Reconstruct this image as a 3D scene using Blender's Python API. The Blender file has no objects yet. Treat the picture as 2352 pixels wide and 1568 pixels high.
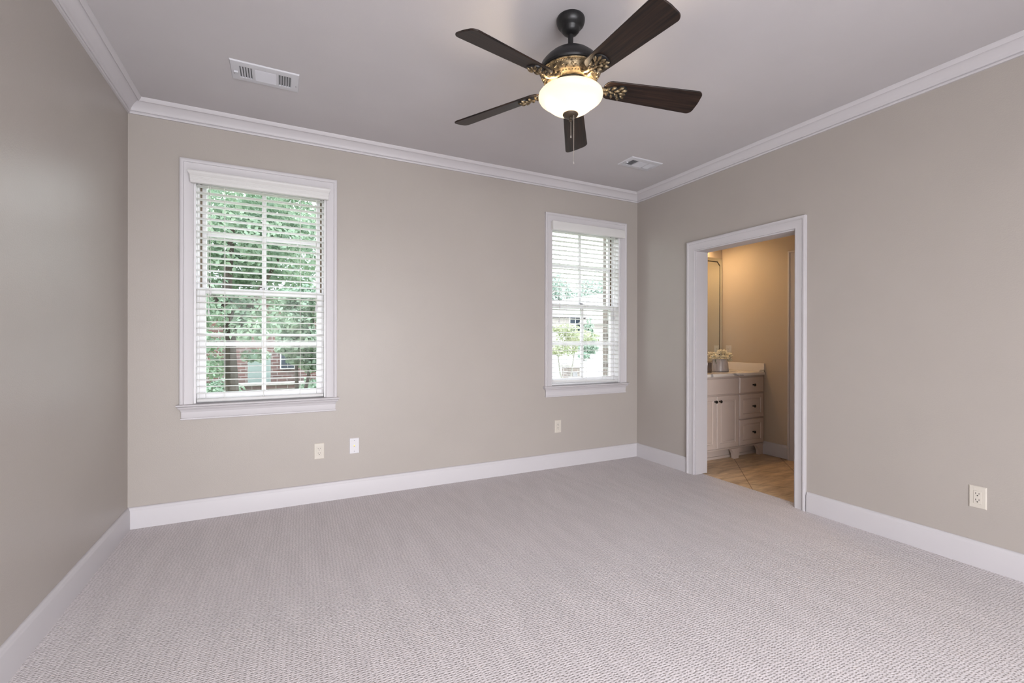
import bpy, bmesh, math, random
from mathutils import Vector, Matrix, noise
S = bpy.context.scene
COL = S.collection
R = math.radians
random.seed(7)

# ------------------------------------------------------------------ camera
CAM_Z = 1.192
YAW, PITCH, ROLL = 0.466478, -0.001484, 0.001904
cd = bpy.data.cameras.new('camera')
cd.sensor_width = 36.0
cd.lens = 1053.57 * 36.0 / 2352.0
cd.clip_start = 0.02
cd.clip_end = 400
cam = bpy.data.objects.new('camera', cd)
COL.objects.link(cam)
_r = Vector((math.cos(YAW), -math.sin(YAW), 0))
_f = Vector((math.sin(YAW), math.cos(YAW), 0))
_u = Vector((0, 0, 1))
_f2 = _f * math.cos(PITCH) + _u * math.sin(PITCH)
_u2 = _u * math.cos(PITCH) - _f * math.sin(PITCH)
_r3 = _r * math.cos(ROLL) + _u2 * math.sin(ROLL)
_u3 = _u2 * math.cos(ROLL) - _r * math.sin(ROLL)
cam.matrix_world = Matrix((( _r3.x, _u3.x, -_f2.x, 0), (_r3.y, _u3.y, -_f2.y, 0),
                           (_r3.z, _u3.z, -_f2.z, CAM_Z), (0, 0, 0, 1)))
S.camera = cam

# ------------------------------------------------------------------ world, light, exposure
SKY = 7.0
FILL = 205.0
LAMP = 195.0
BATH = 9.0
w = bpy.data.worlds.new('overcast_sky')
S.world = w
w.use_nodes = True
nt = w.node_tree
nt.nodes.clear()
wo = nt.nodes.new('ShaderNodeOutputWorld')
wb = nt.nodes.new('ShaderNodeBackground')
tc = nt.nodes.new('ShaderNodeTexCoord')
sx = nt.nodes.new('ShaderNodeSeparateXYZ')
mr = nt.nodes.new('ShaderNodeMapRange')
mr.inputs['From Min'].default_value = -0.1
mr.inputs['From Max'].default_value = 0.9
cr = nt.nodes.new('ShaderNodeValToRGB')
cr.color_ramp.elements[0].color = (1.0, 0.99, 0.97, 1)
cr.color_ramp.elements[1].color = (0.80, 0.89, 1.0, 1)
nt.links.new(tc.outputs['Generated'], sx.inputs[0])
nt.links.new(sx.outputs['Z'], mr.inputs['Value'])
nt.links.new(mr.outputs[0], cr.inputs[0])
nt.links.new(cr.outputs[0], wb.inputs['Color'])
wb.inputs['Strength'].default_value = SKY
nt.links.new(wb.outputs[0], wo.inputs[0])

def area(name, loc, rot, sx_, sy_, power, color):
    l = bpy.data.lights.new(name, 'AREA')
    l.shape = 'RECTANGLE'
    l.size, l.size_y = sx_, sy_
    l.energy = power
    l.color = color
    o = bpy.data.objects.new(name, l)
    COL.objects.link(o)
    o.location = loc
    o.rotation_euler = rot
    return o
# added area lamp boosting daylight through the unseen rear window, a pace outside
YR = -1.55           # rear wall
area('rear_window_fill', (0.50, YR - 0.6, 1.12), (R(90), 0, 0), 2.9, 2.1, FILL, (0.965, 0.95, 1.0))

S.view_settings.view_transform = 'Standard'
S.view_settings.look = 'None'
S.view_settings.gamma = 1.0
S.view_settings.use_curve_mapping = False
S.view_settings.exposure = 0.0

# ------------------------------------------------------------------ room measures (metres)
XL, XR, YB, ZC = -0.863, 3.3035, 3.671, 2.705
WT = 0.14            # wall thickness
XE = 4.58            # bathroom end wall
YN = 0.9             # bathroom near wall

# ------------------------------------------------------------------ mesh helpers
ORG = {}

class MB:
    def __init__(s):
        s.v, s.f = [], []
    def add(s, vs, fs):
        n = len(s.v)
        s.v += [tuple(p) for p in vs]
        s.f += [tuple(i + n for i in q) for q in fs]
        return s
    def box(s, x0, x1, y0, y1, z0, z1, M=None):
        vs = [Vector((x, y, z)) for x in (x0, x1) for y in (y0, y1) for z in (z0, z1)]
        if M: vs = [M @ p for p in vs]
        return s.add(vs, [(0, 1, 3, 2), (4, 6, 7, 5), (0, 4, 5, 1), (2, 3, 7, 6), (0, 2, 6, 4), (1, 5, 7, 3)])
    def lathe(s, prof, c=(0, 0, 0), n=32, M=None, a0=0.0):
        vs, fs = [], []
        m = len(prof)
        for i in range(n):
            a = a0 + 2 * math.pi * i / n
            for r, z in prof:
                p = Vector((r * math.cos(a), r * math.sin(a), z))
                vs.append((M @ p if M else p) + Vector(c))
        for i in range(n):
            j = (i + 1) % n
            for k in range(m - 1):
                if prof[k][0] < 1e-6 and prof[k + 1][0] < 1e-6: continue
                fs.append((i * m + k, j * m + k, j * m + k + 1, i * m + k + 1))
        return s.add(vs, fs)
    def tube(s, pts, r, n=8, cap=True):
        pts = [Vector(p) for p in pts]
        rs = r if isinstance(r, (list, tuple)) else [r] * len(pts)
        vs, fs = [], []
        prev = None
        for i, p in enumerate(pts):
            t = (pts[min(i + 1, len(pts) - 1)] - pts[max(i - 1, 0)]).normalized()
            if prev is None:
                a = Vector((0, 0, 1)) if abs(t.z) < 0.9 else Vector((1, 0, 0))
                u = t.cross(a).normalized()
            else:
                u = (prev - t * prev.dot(t)).normalized()
            prev = u
            b = t.cross(u)
            for k in range(n):
                an = 2 * math.pi * k / n
                vs.append(p + (u * math.cos(an) + b * math.sin(an)) * rs[i])
        for i in range(len(pts) - 1):
            for k in range(n):
                k2 = (k + 1) % n
                fs.append((i * n + k, i * n + k2, (i + 1) * n + k2, (i + 1) * n + k))
        if cap:
            fs.append(tuple(range(n - 1, -1, -1)))
            fs.append(tuple((len(pts) - 1) * n + k for k in range(n)))
        return s.add(vs, fs)
    def ball(s, c, rad, M=None, nu=12, nv=8):
        rx, ry, rz = rad if isinstance(rad, (list, tuple)) else (rad,) * 3
        c = Vector(c)
        vs, fs = [], []
        def P(x, y, z):
            p = Vector((x * rx, y * ry, z * rz))
            return c + (M @ p if M else p)
        vs.append(P(0, 0, 1))
        for j in range(1, nv):
            t = math.pi * j / nv
            for i in range(nu):
                a = 2 * math.pi * i / nu
                vs.append(P(math.sin(t) * math.cos(a), math.sin(t) * math.sin(a), math.cos(t)))
        vs.append(P(0, 0, -1))
        L = len(vs) - 1
        for i in range(nu):
            i2 = (i + 1) % nu
            fs.append((0, 1 + i, 1 + i2))
            fs.append((L, 1 + (nv - 2) * nu + i2, 1 + (nv - 2) * nu + i))
            for j in range(nv - 2):
                a, b = 1 + j * nu, 1 + (j + 1) * nu
                fs.append((a + i, b + i, b + i2, a + i2))
        return s.add(vs, fs)
    def sweep(s, path, prof, fn, closed=False):
        """path: 2-D points; prof: (offset to the left of travel, height); fn(a, b, t) -> xyz; mitred corners."""
        n, m = len(path), len(prof)
        vs, fs = [], []
        for i in range(n):
            p = Vector(path[i])
            def d(a, b): return (Vector(path[b]) - Vector(path[a])).normalized()
            if closed or 0 < i < n - 1:
                d0, d1 = d((i - 1) % n, i), d(i, (i + 1) % n)
            elif i == 0: d0 = d1 = d(0, 1)
            else: d0 = d1 = d(n - 2, n - 1)
            n0, n1 = Vector((-d0.y, d0.x)), Vector((-d1.y, d1.x))
            mt = (n0 + n1) / (1 + n0.dot(n1))
            for o, t in prof:
                q = p + mt * o
                vs.append(fn(q.x, q.y, t))
        e = n if closed else n - 1
        for i in range(e):
            j = (i + 1) % n
            for k in range(m - 1):
                fs.append((i * m + k, i * m + k + 1, j * m + k + 1, j * m + k))
            fs.append((i * m + m - 1, i * m, j * m, j * m + m - 1))
        if not closed:
            fs.append(tuple(range(m)))
            fs.append(tuple((n - 1) * m + k for k in range(m - 1, -1, -1)))
        return s.add(vs, fs)
    def shelf(s, xl, xr, y, prof, back=0.0):
        """moulding on the back wall with mitred returns; prof (projection, z) from top to bottom."""
        m = len(prof)
        vs = []
        for d, z in prof:
            vs += [(xl - d, y + back, z), (xl - d, y - d, z), (xr + d, y - d, z), (xr + d, y + back, z)]
        fs = []
        for k in range(m - 1):
            for i in range(3):
                fs.append((k * 4 + i, k * 4 + i + 1, (k + 1) * 4 + i + 1, (k + 1) * 4 + i))
        fs.append((0, 3, 2, 1))
        b = (m - 1) * 4
        fs.append((b, b + 1, b + 2, b + 3))
        for k in range(m - 1):
            fs.append((k * 4 + 3, k * 4, k * 4 + 4, k * 4 + 7))
        return s.add(vs, fs)
    def panel(s, a0, a1, b0, b1, rings, fn):
        """nested rectangles: rings of (inset, depth); fn(a, b, depth)."""
        vs, fs = [], []
        for ins, dp in rings:
            vs += [fn(a0 + ins, b0 + ins, dp), fn(a1 - ins, b0 + ins, dp), fn(a1 - ins, b1 - ins, dp), fn(a0 + ins, b1 - ins, dp)]
        for k in range(len(rings) - 1):
            for i in range(4):
                j = (i + 1) % 4
                fs.append((k * 4 + i, k * 4 + j, k * 4 + 4 + j, k * 4 + 4 + i))
        fs.append((3, 2, 1, 0))
        L = (len(rings) - 1) * 4
        fs.append((L, L + 1, L + 2, L + 3))
        return s.add(vs, fs)

def build(name, mb, mat, parent=None, loc=None, rot=None, local=False, bevel=0, smooth=35, recalc=True):
    """links the mesh; world coordinates unless local, re-based on the parent's origin"""
    off = Vector((0, 0, 0))
    if parent is not None and not local:
        off = ORG[parent.name]
    me = bpy.data.meshes.new(name)
    me.from_pydata([tuple(Vector(p) - off) for p in mb.v], [], mb.f)
    if recalc:
        bm = bmesh.new()
        bm.from_mesh(me)
        bmesh.ops.recalc_face_normals(bm, faces=bm.faces)
        bm.to_mesh(me)
        bm.free()
    me.materials.append(mat)
    if smooth:
        me.polygons.foreach_set('use_smooth', [True] * len(me.polygons))
        me.set_sharp_from_angle(angle=R(smooth))
    o = bpy.data.objects.new(name, me)
    COL.objects.link(o)
    if parent is not None: o.parent = parent
    if loc is not None: o.location = loc
    if rot is not None: o.rotation_euler = rot
    ORG[o.name] = off + (Vector(loc) if loc is not None else Vector((0, 0, 0)))
    if bevel:
        b = o.modifiers.new('bevel', 'BEVEL')
        b.width = bevel
        b.segments = 2
        b.limit_method = 'ANGLE'
        b.angle_limit = R(40)
    return o

def tag(o, label=None, cat=None, group=None, kind=None):
    if label: o['label'] = label
    if cat: o['category'] = cat
    if group: o['group'] = group
    if kind: o['kind'] = kind
    return o

def thing(name, loc, label, cat, group=None, kind=None, rotz=0):
    o = bpy.data.objects.new(name, None)
    COL.objects.link(o)
    o.location = loc
    o.rotation_euler = (0, 0, rotz)
    o.empty_display_size = 0.05
    ORG[o.name] = Vector(loc)
    return tag(o, label, cat, group, kind)

# ------------------------------------------------------------------ materials
def mat(name, color, rough=0.5, metal=0.0, spec=0.5, noise_amt=0.0, noise_scale=20.0, bump=0.0, bump_scale=200.0, stretch=None, color2=None):
    m = bpy.data.materials.new(name)
    m.use_nodes = True
    t = m.node_tree
    b = t.nodes['Principled BSDF']
    b.inputs['Base Color'].default_value = (*color, 1)
    b.inputs['Roughness'].default_value = rough
    b.inputs['Metallic'].default_value = metal
    b.inputs['Specular IOR Level'].default_value = spec
    co = t.nodes.new('ShaderNodeTexCoord')
    mp = t.nodes.new('ShaderNodeMapping')
    if stretch: mp.inputs['Scale'].default_value = stretch
    t.links.new(co.outputs['Object'], mp.inputs[0])
    if noise_amt or color2:
        n = t.nodes.new('ShaderNodeTexNoise')
        n.inputs['Scale'].default_value = noise_scale
        n.inputs['Detail'].default_value = 6
        t.links.new(mp.outputs[0], n.inputs['Vector'])
        r = t.nodes.new('ShaderNodeValToRGB')
        r.color_ramp.elements[0].position = 0.3
        r.color_ramp.elements[1].position = 0.7
        c2 = color2 or tuple(c * (1 - noise_amt) for c in color)
        r.color_ramp.elements[0].color = (*c2, 1)
        r.color_ramp.elements[1].color = (*color, 1)
        t.links.new(n.outputs['Fac'], r.inputs[0])
        t.links.new(r.outputs[0], b.inputs['Base Color'])
    if bump:
        n2 = t.nodes.new('ShaderNodeTexNoise')
        n2.inputs['Scale'].default_value = bump_scale
        n2.inputs['Detail'].default_value = 3
        t.links.new(mp.outputs[0], n2.inputs['Vector'])
        bp = t.nodes.new('ShaderNodeBump')
        bp.inputs['Strength'].default_value = bump
        bp.inputs['Distance'].default_value = 0.002
        t.links.new(n2.outputs['Fac'], bp.inputs['Height'])
        t.links.new(bp.outputs[0], b.inputs['Normal'])
    return m

WALL = mat('greige_wall_paint', (0.41, 0.373, 0.341), 0.39, spec=0.32, bump=0.25, bump_scale=170, noise_amt=0.03, noise_scale=3)
CEIL = mat('ceiling_paint', (0.53, 0.508, 0.515), 0.75, spec=0.3, bump=0.22, bump_scale=170, noise_amt=0.03, noise_scale=3)
TRIM = mat('white_trim_enamel', (0.56, 0.538, 0.553), 0.45, spec=0.35, noise_amt=0.015, noise_scale=6)
SASH = mat('white_sash_enamel', (0.72, 0.71, 0.72), 0.4, noise_amt=0.015, noise_scale=8)
BATHWALL = mat('bathroom_wall_paint', (0.50, 0.42, 0.33), 0.5, bump=0.2, bump_scale=170, noise_amt=0.03, noise_scale=3)
PLASTIC_W = mat('white_plastic', (0.64, 0.625, 0.645), 0.35, noise_amt=0.01)
PLASTIC_A = mat('almond_plastic', (0.60, 0.555, 0.49), 0.35, noise_amt=0.01)
DARK = mat('dark_slot', (0.012, 0.010, 0.009), 0.6, noise_amt=0.1)
BRASS = mat('brass', (0.55, 0.36, 0.12), 0.3, 0.9, noise_amt=0.1)
VENTM = mat('white_register_enamel', (0.58, 0.58, 0.61), 0.4, noise_amt=0.02)
GREYMETAL = mat('grey_damper_metal', (0.13, 0.135, 0.14), 0.5, 0.4, noise_amt=0.2)
SCREW = mat('screw_metal', (0.35, 0.34, 0.36), 0.35, 0.7, noise_amt=0.1)
CABINET = mat('ivory_cabinet_enamel', (0.60, 0.50, 0.44), 0.38, noise_amt=0.03, noise_scale=9)
BRONZE = mat('oil_rubbed_bronze_knob', (0.018, 0.015, 0.013), 0.35, 0.6, noise_amt=0.3)
BLACKMETAL = mat('brushed_black_fan_metal', (0.008, 0.0075, 0.008), 0.38, 0.25, noise_scale=30, color2=(0.017, 0.0165, 0.0175), stretch=(6, 6, 0.3), bump=0.1, bump_scale=60)
GOLD = mat('antique_gold', (0.36, 0.275, 0.165), 0.42, 0.8, noise_scale=60, color2=(0.035, 0.025, 0.014), bump=0.4, bump_scale=90)
FINIAL = mat('bronze_finial', (0.10, 0.075, 0.055), 0.45, 0.6, noise_amt=0.3)
CHAIN = mat('steel_chain', (0.62, 0.59, 0.55), 0.3, 0.8, noise_amt=0.1)
BLACKEDGE = mat('dark_mirror_bevel', (0.012, 0.010, 0.008), 0.6, noise_amt=0.1)
CERAMIC = mat('grey_glazed_ceramic', (0.52, 0.47, 0.45), 0.3, noise_scale=14, color2=(0.36, 0.32, 0.31), stretch=(8, 8, 0.5))
STEMM = mat('green_stem', (0.10, 0.16, 0.05), 0.6, noise_amt=0.3)
CHROME = mat('chrome', (0.75, 0.75, 0.75), 0.12, 1.0, noise_amt=0.05)
BARK = mat('tree_bark', (0.085, 0.068, 0.056), 0.9, noise_scale=14, color2=(0.04, 0.032, 0.027), bump=0.8, bump_scale=30, stretch=(1, 1, 0.25))
ROOFM = mat('grey_roof_shingles', (0.26, 0.25, 0.255), 0.9, noise_amt=0.3, noise_scale=9)
STONE = mat('pale_stone', (0.36, 0.335, 0.315), 0.9, noise_amt=0.25, noise_scale=5)
STUCCO = mat('pale_painted_brick', (0.40, 0.37, 0.35), 0.9, noise_amt=0.15, noise_scale=6)
GRASS = mat('lawn_grass', (0.17, 0.20, 0.085), 0.95, noise_scale=6, color2=(0.11, 0.15, 0.06), bump=0.5, bump_scale=50)
ROADM = mat('pale_concrete', (0.42, 0.405, 0.39), 0.9, noise_amt=0.1, noise_scale=3)
UTIL = mat('pale_green_enamel', (0.20, 0.25, 0.235), 0.5, noise_amt=0.05)
DARKGLASS = mat('dark_window_glass', (0.03, 0.045, 0.065), 0.12, noise_amt=0.2)
JAMBTRACK = mat('brown_jamb_track', (0.17, 0.125, 0.085), 0.6, noise_amt=0.2)

def leafmat(name, c1, c2):
    m = bpy.data.materials.new(name)
    m.use_nodes = True
    t = m.node_tree
    b = t.nodes['Principled BSDF']
    b.inputs['Roughness'].default_value = 0.55
    co = t.nodes.new('ShaderNodeTexCoord')
    n = t.nodes.new('ShaderNodeTexNoise')
    n.inputs['Scale'].default_value = 3.0
    n.inputs['Detail'].default_value = 8
    r = t.nodes.new('ShaderNodeValToRGB')
    r.color_ramp.elements[0].position = 0.32
    r.color_ramp.elements[1].position = 0.68
    r.color_ramp.elements[0].color = (*c1, 1)
    r.color_ramp.elements[1].color = (*c2, 1)
    t.links.new(co.outputs['Object'], n.inputs['Vector'])
    t.links.new(n.outputs['Fac'], r.inputs[0])
    t.links.new(r.outputs[0], b.inputs['Base Color'])
    tr = t.nodes.new('ShaderNodeBsdfTranslucent')
    mx = t.nodes.new('ShaderNodeMixShader')
    mx.inputs[0].default_value = 0.35
    t.links.new(r.outputs[0], tr.inputs['Color'])
    t.links.new(b.outputs[0], mx.inputs[1])
    t.links.new(tr.outputs[0], mx.inputs[2])
    t.links.new(mx.outputs[0], t.nodes['Material Output'].inputs[0])
    return m
LEAF = leafmat('green_leaves', (0.15, 0.235, 0.16), (0.40, 0.50, 0.37))
LEAFY = leafmat('yellow_green_leaves', (0.25, 0.29, 0.17), (0.44, 0.44, 0.30))
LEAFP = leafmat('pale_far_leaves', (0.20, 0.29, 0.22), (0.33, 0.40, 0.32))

LEAFH = leafmat('haze_tinted_far_leaves', (0.36, 0.44, 0.38), (0.48, 0.54, 0.49))  # distance haze mixed into the leaf colour

def brick_mat(name, c1, c2, mortar, plane='XZ', scale=1.0):
    m = bpy.data.materials.new(name)
    m.use_nodes = True
    t = m.node_tree
    b = t.nodes['Principled BSDF']
    b.inputs['Roughness'].default_value = 0.9
    co = t.nodes.new('ShaderNodeTexCoord')
    s = t.nodes.new('ShaderNodeSeparateXYZ')
    ad = t.nodes.new('ShaderNodeMath')
    ad.operation = 'ADD'
    c = t.nodes.new('ShaderNodeCombineXYZ')
    t.links.new(co.outputs['Object'], s.inputs[0])
    t.links.new(s.outputs['X'], ad.inputs[0])
    t.links.new(s.outputs['Y'], ad.inputs[1])
    t.links.new(ad.outputs[0], c.inputs['X'])
    t.links.new(s.outputs['Z'], c.inputs['Y'])
    br = t.nodes.new('ShaderNodeTexBrick')
    br.inputs['Scale'].default_value = scale
    br.inputs['Brick Width'].default_value = 0.21
    br.inputs['Row Height'].default_value = 0.075
    br.inputs['Mortar Size'].default_value = 0.008
    br.inputs['Color1'].default_value = (*c1, 1)
    br.inputs['Color2'].default_value = (*c2, 1)
    br.inputs['Mortar'].default_value = (*mortar, 1)
    t.links.new(c.outputs[0], br.inputs['Vector'])
    t.links.new(br.outputs['Color'], b.inputs['Base Color'])
    return m
BRICK = brick_mat('red_brown_brick', (0.15, 0.07, 0.06), (0.09, 0.055, 0.05), (0.28, 0.26, 0.25))
BRICKP = brick_mat('weathered_brick', (0.23, 0.185, 0.165), (0.16, 0.135, 0.125), (0.32, 0.30, 0.285))

def carpet_mat():
    m = bpy.data.materials.new('cut_loop_carpet')
    m.use_nodes = True
    t = m.node_tree
    L = t.links.new
    b = t.nodes['Principled BSDF']
    b.inputs['Roughness'].default_value = 0.95
    b.inputs['Specular IOR Level'].default_value = 0.1
    b.inputs['Sheen Weight'].default_value = 0.15
    co = t.nodes.new('ShaderNodeTexCoord')
    # loop rows: little dimples on a staggered lattice running into the room
    mp = t.nodes.new('ShaderNodeMapping')
    mp.inputs['Rotation'].default_value = (0, 0, R(1.5))
    mp.inputs['Scale'].default_value = (60, 88, 1)
    L(co.outputs['Object'], mp.inputs[0])
    wob = t.nodes.new('ShaderNodeTexNoise')
    wob.inputs['Scale'].default_value = 18
    wob.inputs['Detail'].default_value = 2
    L(co.outputs['Object'], wob.inputs['Vector'])
    sub = t.nodes.new('ShaderNodeVectorMath')
    sub.operation = 'MULTIPLY_ADD'
    sub.inputs[1].default_value = (0.8, 0.8, 0)
    L(wob.outputs['Color'], sub.inputs[0])
    L(mp.outputs[0], sub.inputs[2])
    vo = t.nodes.new('ShaderNodeTexVoronoi')
    vo.voronoi_dimensions = '2D'
    vo.inputs['Scale'].default_value = 1.0
    vo.inputs['Randomness'].default_value = 0.4
    L(sub.outputs[0], vo.inputs['Vector'])
    pit = t.nodes.new('ShaderNodeMapRange')
    pit.inputs['From Min'].default_value = 0.08
    pit.inputs['From Max'].default_value = 0.42
    L(vo.outputs['Distance'], pit.inputs['Value'])
    # yarn fuzz
    fz = t.nodes.new('ShaderNodeTexNoise')
    fz.inputs['Scale'].default_value = 190
    fz.inputs['Detail'].default_value = 5
    fz.inputs['Roughness'].default_value = 0.7
    L(co.outputs['Object'], fz.inputs['Vector'])
    # brushed pile patches left by the vacuum cleaner
    mp2 = t.nodes.new('ShaderNodeMapping')
    mp2.inputs['Rotation'].default_value = (0, 0, R(9))
    mp2.inputs['Scale'].default_value = (7.5, 1.3, 1)
    L(co.outputs['Object'], mp2.inputs[0])
    st = t.nodes.new('ShaderNodeTexNoise')
    st.inputs['Scale'].default_value = 1.6
    st.inputs['Detail'].default_value = 5
    st.inputs['Roughness'].default_value = 0.6
    L(mp2.outputs[0], st.inputs['Vector'])
    def ramp(src, p0, c0, p1, c1):
        r = t.nodes.new('ShaderNodeValToRGB')
        r.color_ramp.elements[0].position = p0
        r.color_ramp.elements[1].position = p1
        r.color_ramp.elements[0].color = (*c0, 1)
        r.color_ramp.elements[1].color = (*c1, 1)
        L(src, r.inputs[0])
        return r.outputs[0]
    def mul(a, c):
        x = t.nodes.new('ShaderNodeMix')
        x.data_type = 'RGBA'
        x.blend_type = 'MULTIPLY'
        x.inputs[0].default_value = 1.0
        L(a, x.inputs[6])
        L(c, x.inputs[7])
        return x.outputs[2]
    base = ramp(pit.outputs[0], 0.0, (0.56, 0.518, 0.522), 1.0, (0.79, 0.735, 0.74))
    fzc = ramp(fz.outputs['Fac'], 0.32, (0.64, 0.63, 0.63), 0.64, (1.0, 1.0, 1.0))
    stc = ramp(st.outputs['Fac'], 0.42, (0.945, 0.945, 0.945), 0.58, (1.0, 1.0, 1.0))
    L(mul(mul(base, fzc), stc), b.inputs['Base Color'])
    ma = t.nodes.new('ShaderNodeMath')
    ma.operation = 'MULTIPLY_ADD'
    ma.inputs[1].default_value = 0.7
    L(fz.outputs['Fac'], ma.inputs[0])
    L(pit.outputs[0], ma.inputs[2])
    bp = t.nodes.new('ShaderNodeBump')
    bp.inputs['Strength'].default_value = 0.6
    bp.inputs['Distance'].default_value = 0.004
    L(ma.outputs[0], bp.inputs['Height'])
    L(bp.outputs[0], b.inputs['Normal'])
    return m
CARPET = carpet_mat()

def tile_mat():
    m = bpy.data.materials.new('travertine_tile')
    m.use_nodes = True
    t = m.node_tree
    L = t.links.new
    b = t.nodes['Principled BSDF']
    b.inputs['Roughness'].default_value = 0.38
    co = t.nodes.new('ShaderNodeTexCoord')
    mp = t.nodes.new('ShaderNodeMapping')
    mp.inputs['Rotation'].default_value = (0, 0, R(-45))
    mp.inputs['Location'].default_value = (0.30, 0.686 + 0.457, 0)
    L(co.outputs['Object'], mp.inputs[0])
    br = t.nodes.new('ShaderNodeTexBrick')
    br.offset = 0.0
    br.inputs['Scale'].default_value = 1.0
    br.inputs['Brick Width'].default_value = 0.457
    br.inputs['Row Height'].default_value = 0.457
    br.inputs['Mortar Size'].default_value = 0.0035
    br.inputs['Mortar Smooth'].default_value = 0.1
    br.inputs['Color1'].default_value = (1, 1, 1, 1)
    br.inputs['Color2'].default_value = (0.93, 0.93, 0.93, 1)
    br.inputs['Mortar'].default_value = (0.42, 0.36, 0.30, 1)
    L(mp.outputs[0], br.inputs['Vector'])
    mp2 = t.nodes.new('ShaderNodeMapping')
    mp2.inputs['Rotation'].default_value = (0, 0, R(-32))
    mp2.inputs['Scale'].default_value = (1.4, 7, 1)
    L(co.outputs['Object'], mp2.inputs[0])
    n = t.nodes.new('ShaderNodeTexNoise')
    n.inputs['Scale'].default_value = 2.6
    n.inputs['Detail'].default_value = 10
    n.inputs['Roughness'].default_value = 0.65
    n.inputs['Distortion'].default_value = 0.6
    L(mp2.outputs[0], n.inputs['Vector'])
    r = t.nodes.new('ShaderNodeValToRGB')
    r.color_ramp.elements[0].position = 0.32
    r.color_ramp.elements[1].position = 0.66
    r.color_ramp.elements[0].color = (0.42, 0.28, 0.16, 1)
    r.color_ramp.elements[1].color = (0.78, 0.58, 0.36, 1)
    L(n.outputs['Fac'], r.inputs[0])
    x = t.nodes.new('ShaderNodeMix')
    x.data_type = 'RGBA'
    x.blend_type = 'MULTIPLY'
    x.inputs[0].default_value = 1
    L(r.outputs[0], x.inputs[6])
    L(br.outputs['Color'], x.inputs[7])
    L(x.outputs[2], b.inputs['Base Color'])
    return m
TILE = tile_mat()

def marble_mat():
    m = bpy.data.materials.new('veined_white_marble')
    m.use_nodes = True
    t = m.node_tree
    L = t.links.new
    b = t.nodes['Principled BSDF']
    b.inputs['Roughness'].default_value = 0.15
    co = t.nodes.new('ShaderNodeTexCoord')
    wv = t.nodes.new('ShaderNodeTexWave')
    wv.bands_direction = 'DIAGONAL'
    wv.inputs['Scale'].default_value = 1.3
    wv.inputs['Distortion'].default_value = 7
    wv.inputs['Detail'].default_value = 4
    wv.inputs['Detail Scale'].default_value = 1.6
    L(co.outputs['Object'], wv.inputs['Vector'])
    r = t.nodes.new('ShaderNodeValToRGB')
    r.color_ramp.elements[0].position = 0.0
    r.color_ramp.elements[1].position = 0.05
    r.color_ramp.elements[0].color = (0.36, 0.34, 0.33, 1)
    r.color_ramp.elements[1].color = (0.78, 0.72, 0.66, 1)
    L(wv.outputs['Fac'], r.inputs[0])
    L(r.outputs[0], b.inputs['Base Color'])
    return m
MARBLE = marble_mat()

def wood_mat():
    m = bpy.data.materials.new('dark_walnut_blade')
    m.use_nodes = True
    t = m.node_tree
    L = t.links.new
    b = t.nodes['Principled BSDF']
    b.inputs['Roughness'].default_value = 0.42
    b.inputs['Specular IOR Level'].default_value = 0.35
    co = t.nodes.new('ShaderNodeTexCoord')
    mp = t.nodes.new('ShaderNodeMapping')
    mp.inputs['Scale'].default_value = (2.2, 60, 20)
    L(co.outputs['Object'], mp.inputs[0])
    n = t.nodes.new('ShaderNodeTexNoise')
    n.inputs['Scale'].default_value = 1.6
    n.inputs['Detail'].default_value = 8
    n.inputs['Distortion'].default_value = 0.4
    L(mp.outputs[0], n.inputs['Vector'])
    r = t.nodes.new('ShaderNodeValToRGB')
    r.color_ramp.elements[0].position = 0.35
    r.color_ramp.elements[1].position = 0.7
    r.color_ramp.elements[0].color = (0.0055, 0.0035, 0.003, 1)
    r.color_ramp.elements[1].color = (0.034, 0.017, 0.011, 1)
    L(n.outputs['Fac'], r.inputs[0])
    L(r.outputs[0], b.inputs['Base Color'])
    return m
WOOD = wood_mat()

def glass_mat(name='window_glass', refl=0.05):
    m = bpy.data.materials.new(name)
    m.use_nodes = True
    t = m.node_tree
    t.nodes.remove(t.nodes['Principled BSDF'])
    a = t.nodes.new('ShaderNodeBsdfTransparent')
    a.inputs['Color'].default_value = (0.95, 0.985, 0.97, 1)
    g = t.nodes.new('ShaderNodeBsdfGlossy')
    g.inputs['Roughness'].default_value = 0.01
    fr = t.nodes.new('ShaderNodeFresnel')
    fr.inputs['IOR'].default_value = 1.45
    x = t.nodes.new('ShaderNodeMixShader')
    mm = t.nodes.new('ShaderNodeMath')
    mm.operation = 'MULTIPLY'
    mm.inputs[1].default_value = 0.25
    t.links.new(fr.outputs[0], mm.inputs[0])
    t.links.new(mm.outputs[0], x.inputs[0])
    t.links.new(a.outputs[0], x.inputs[1])
    t.links.new(g.outputs[0], x.inputs[2])
    t.links.new(x.outputs[0], t.nodes['Material Output'].inputs[0])
    return m
GLASS = glass_mat()

def mirror_mat():
    m = mat('mirror_silver', (0.80, 0.84, 0.80), 0.01, 1.0, noise_amt=0.01)
    return m
MIRROR = mirror_mat()

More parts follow.
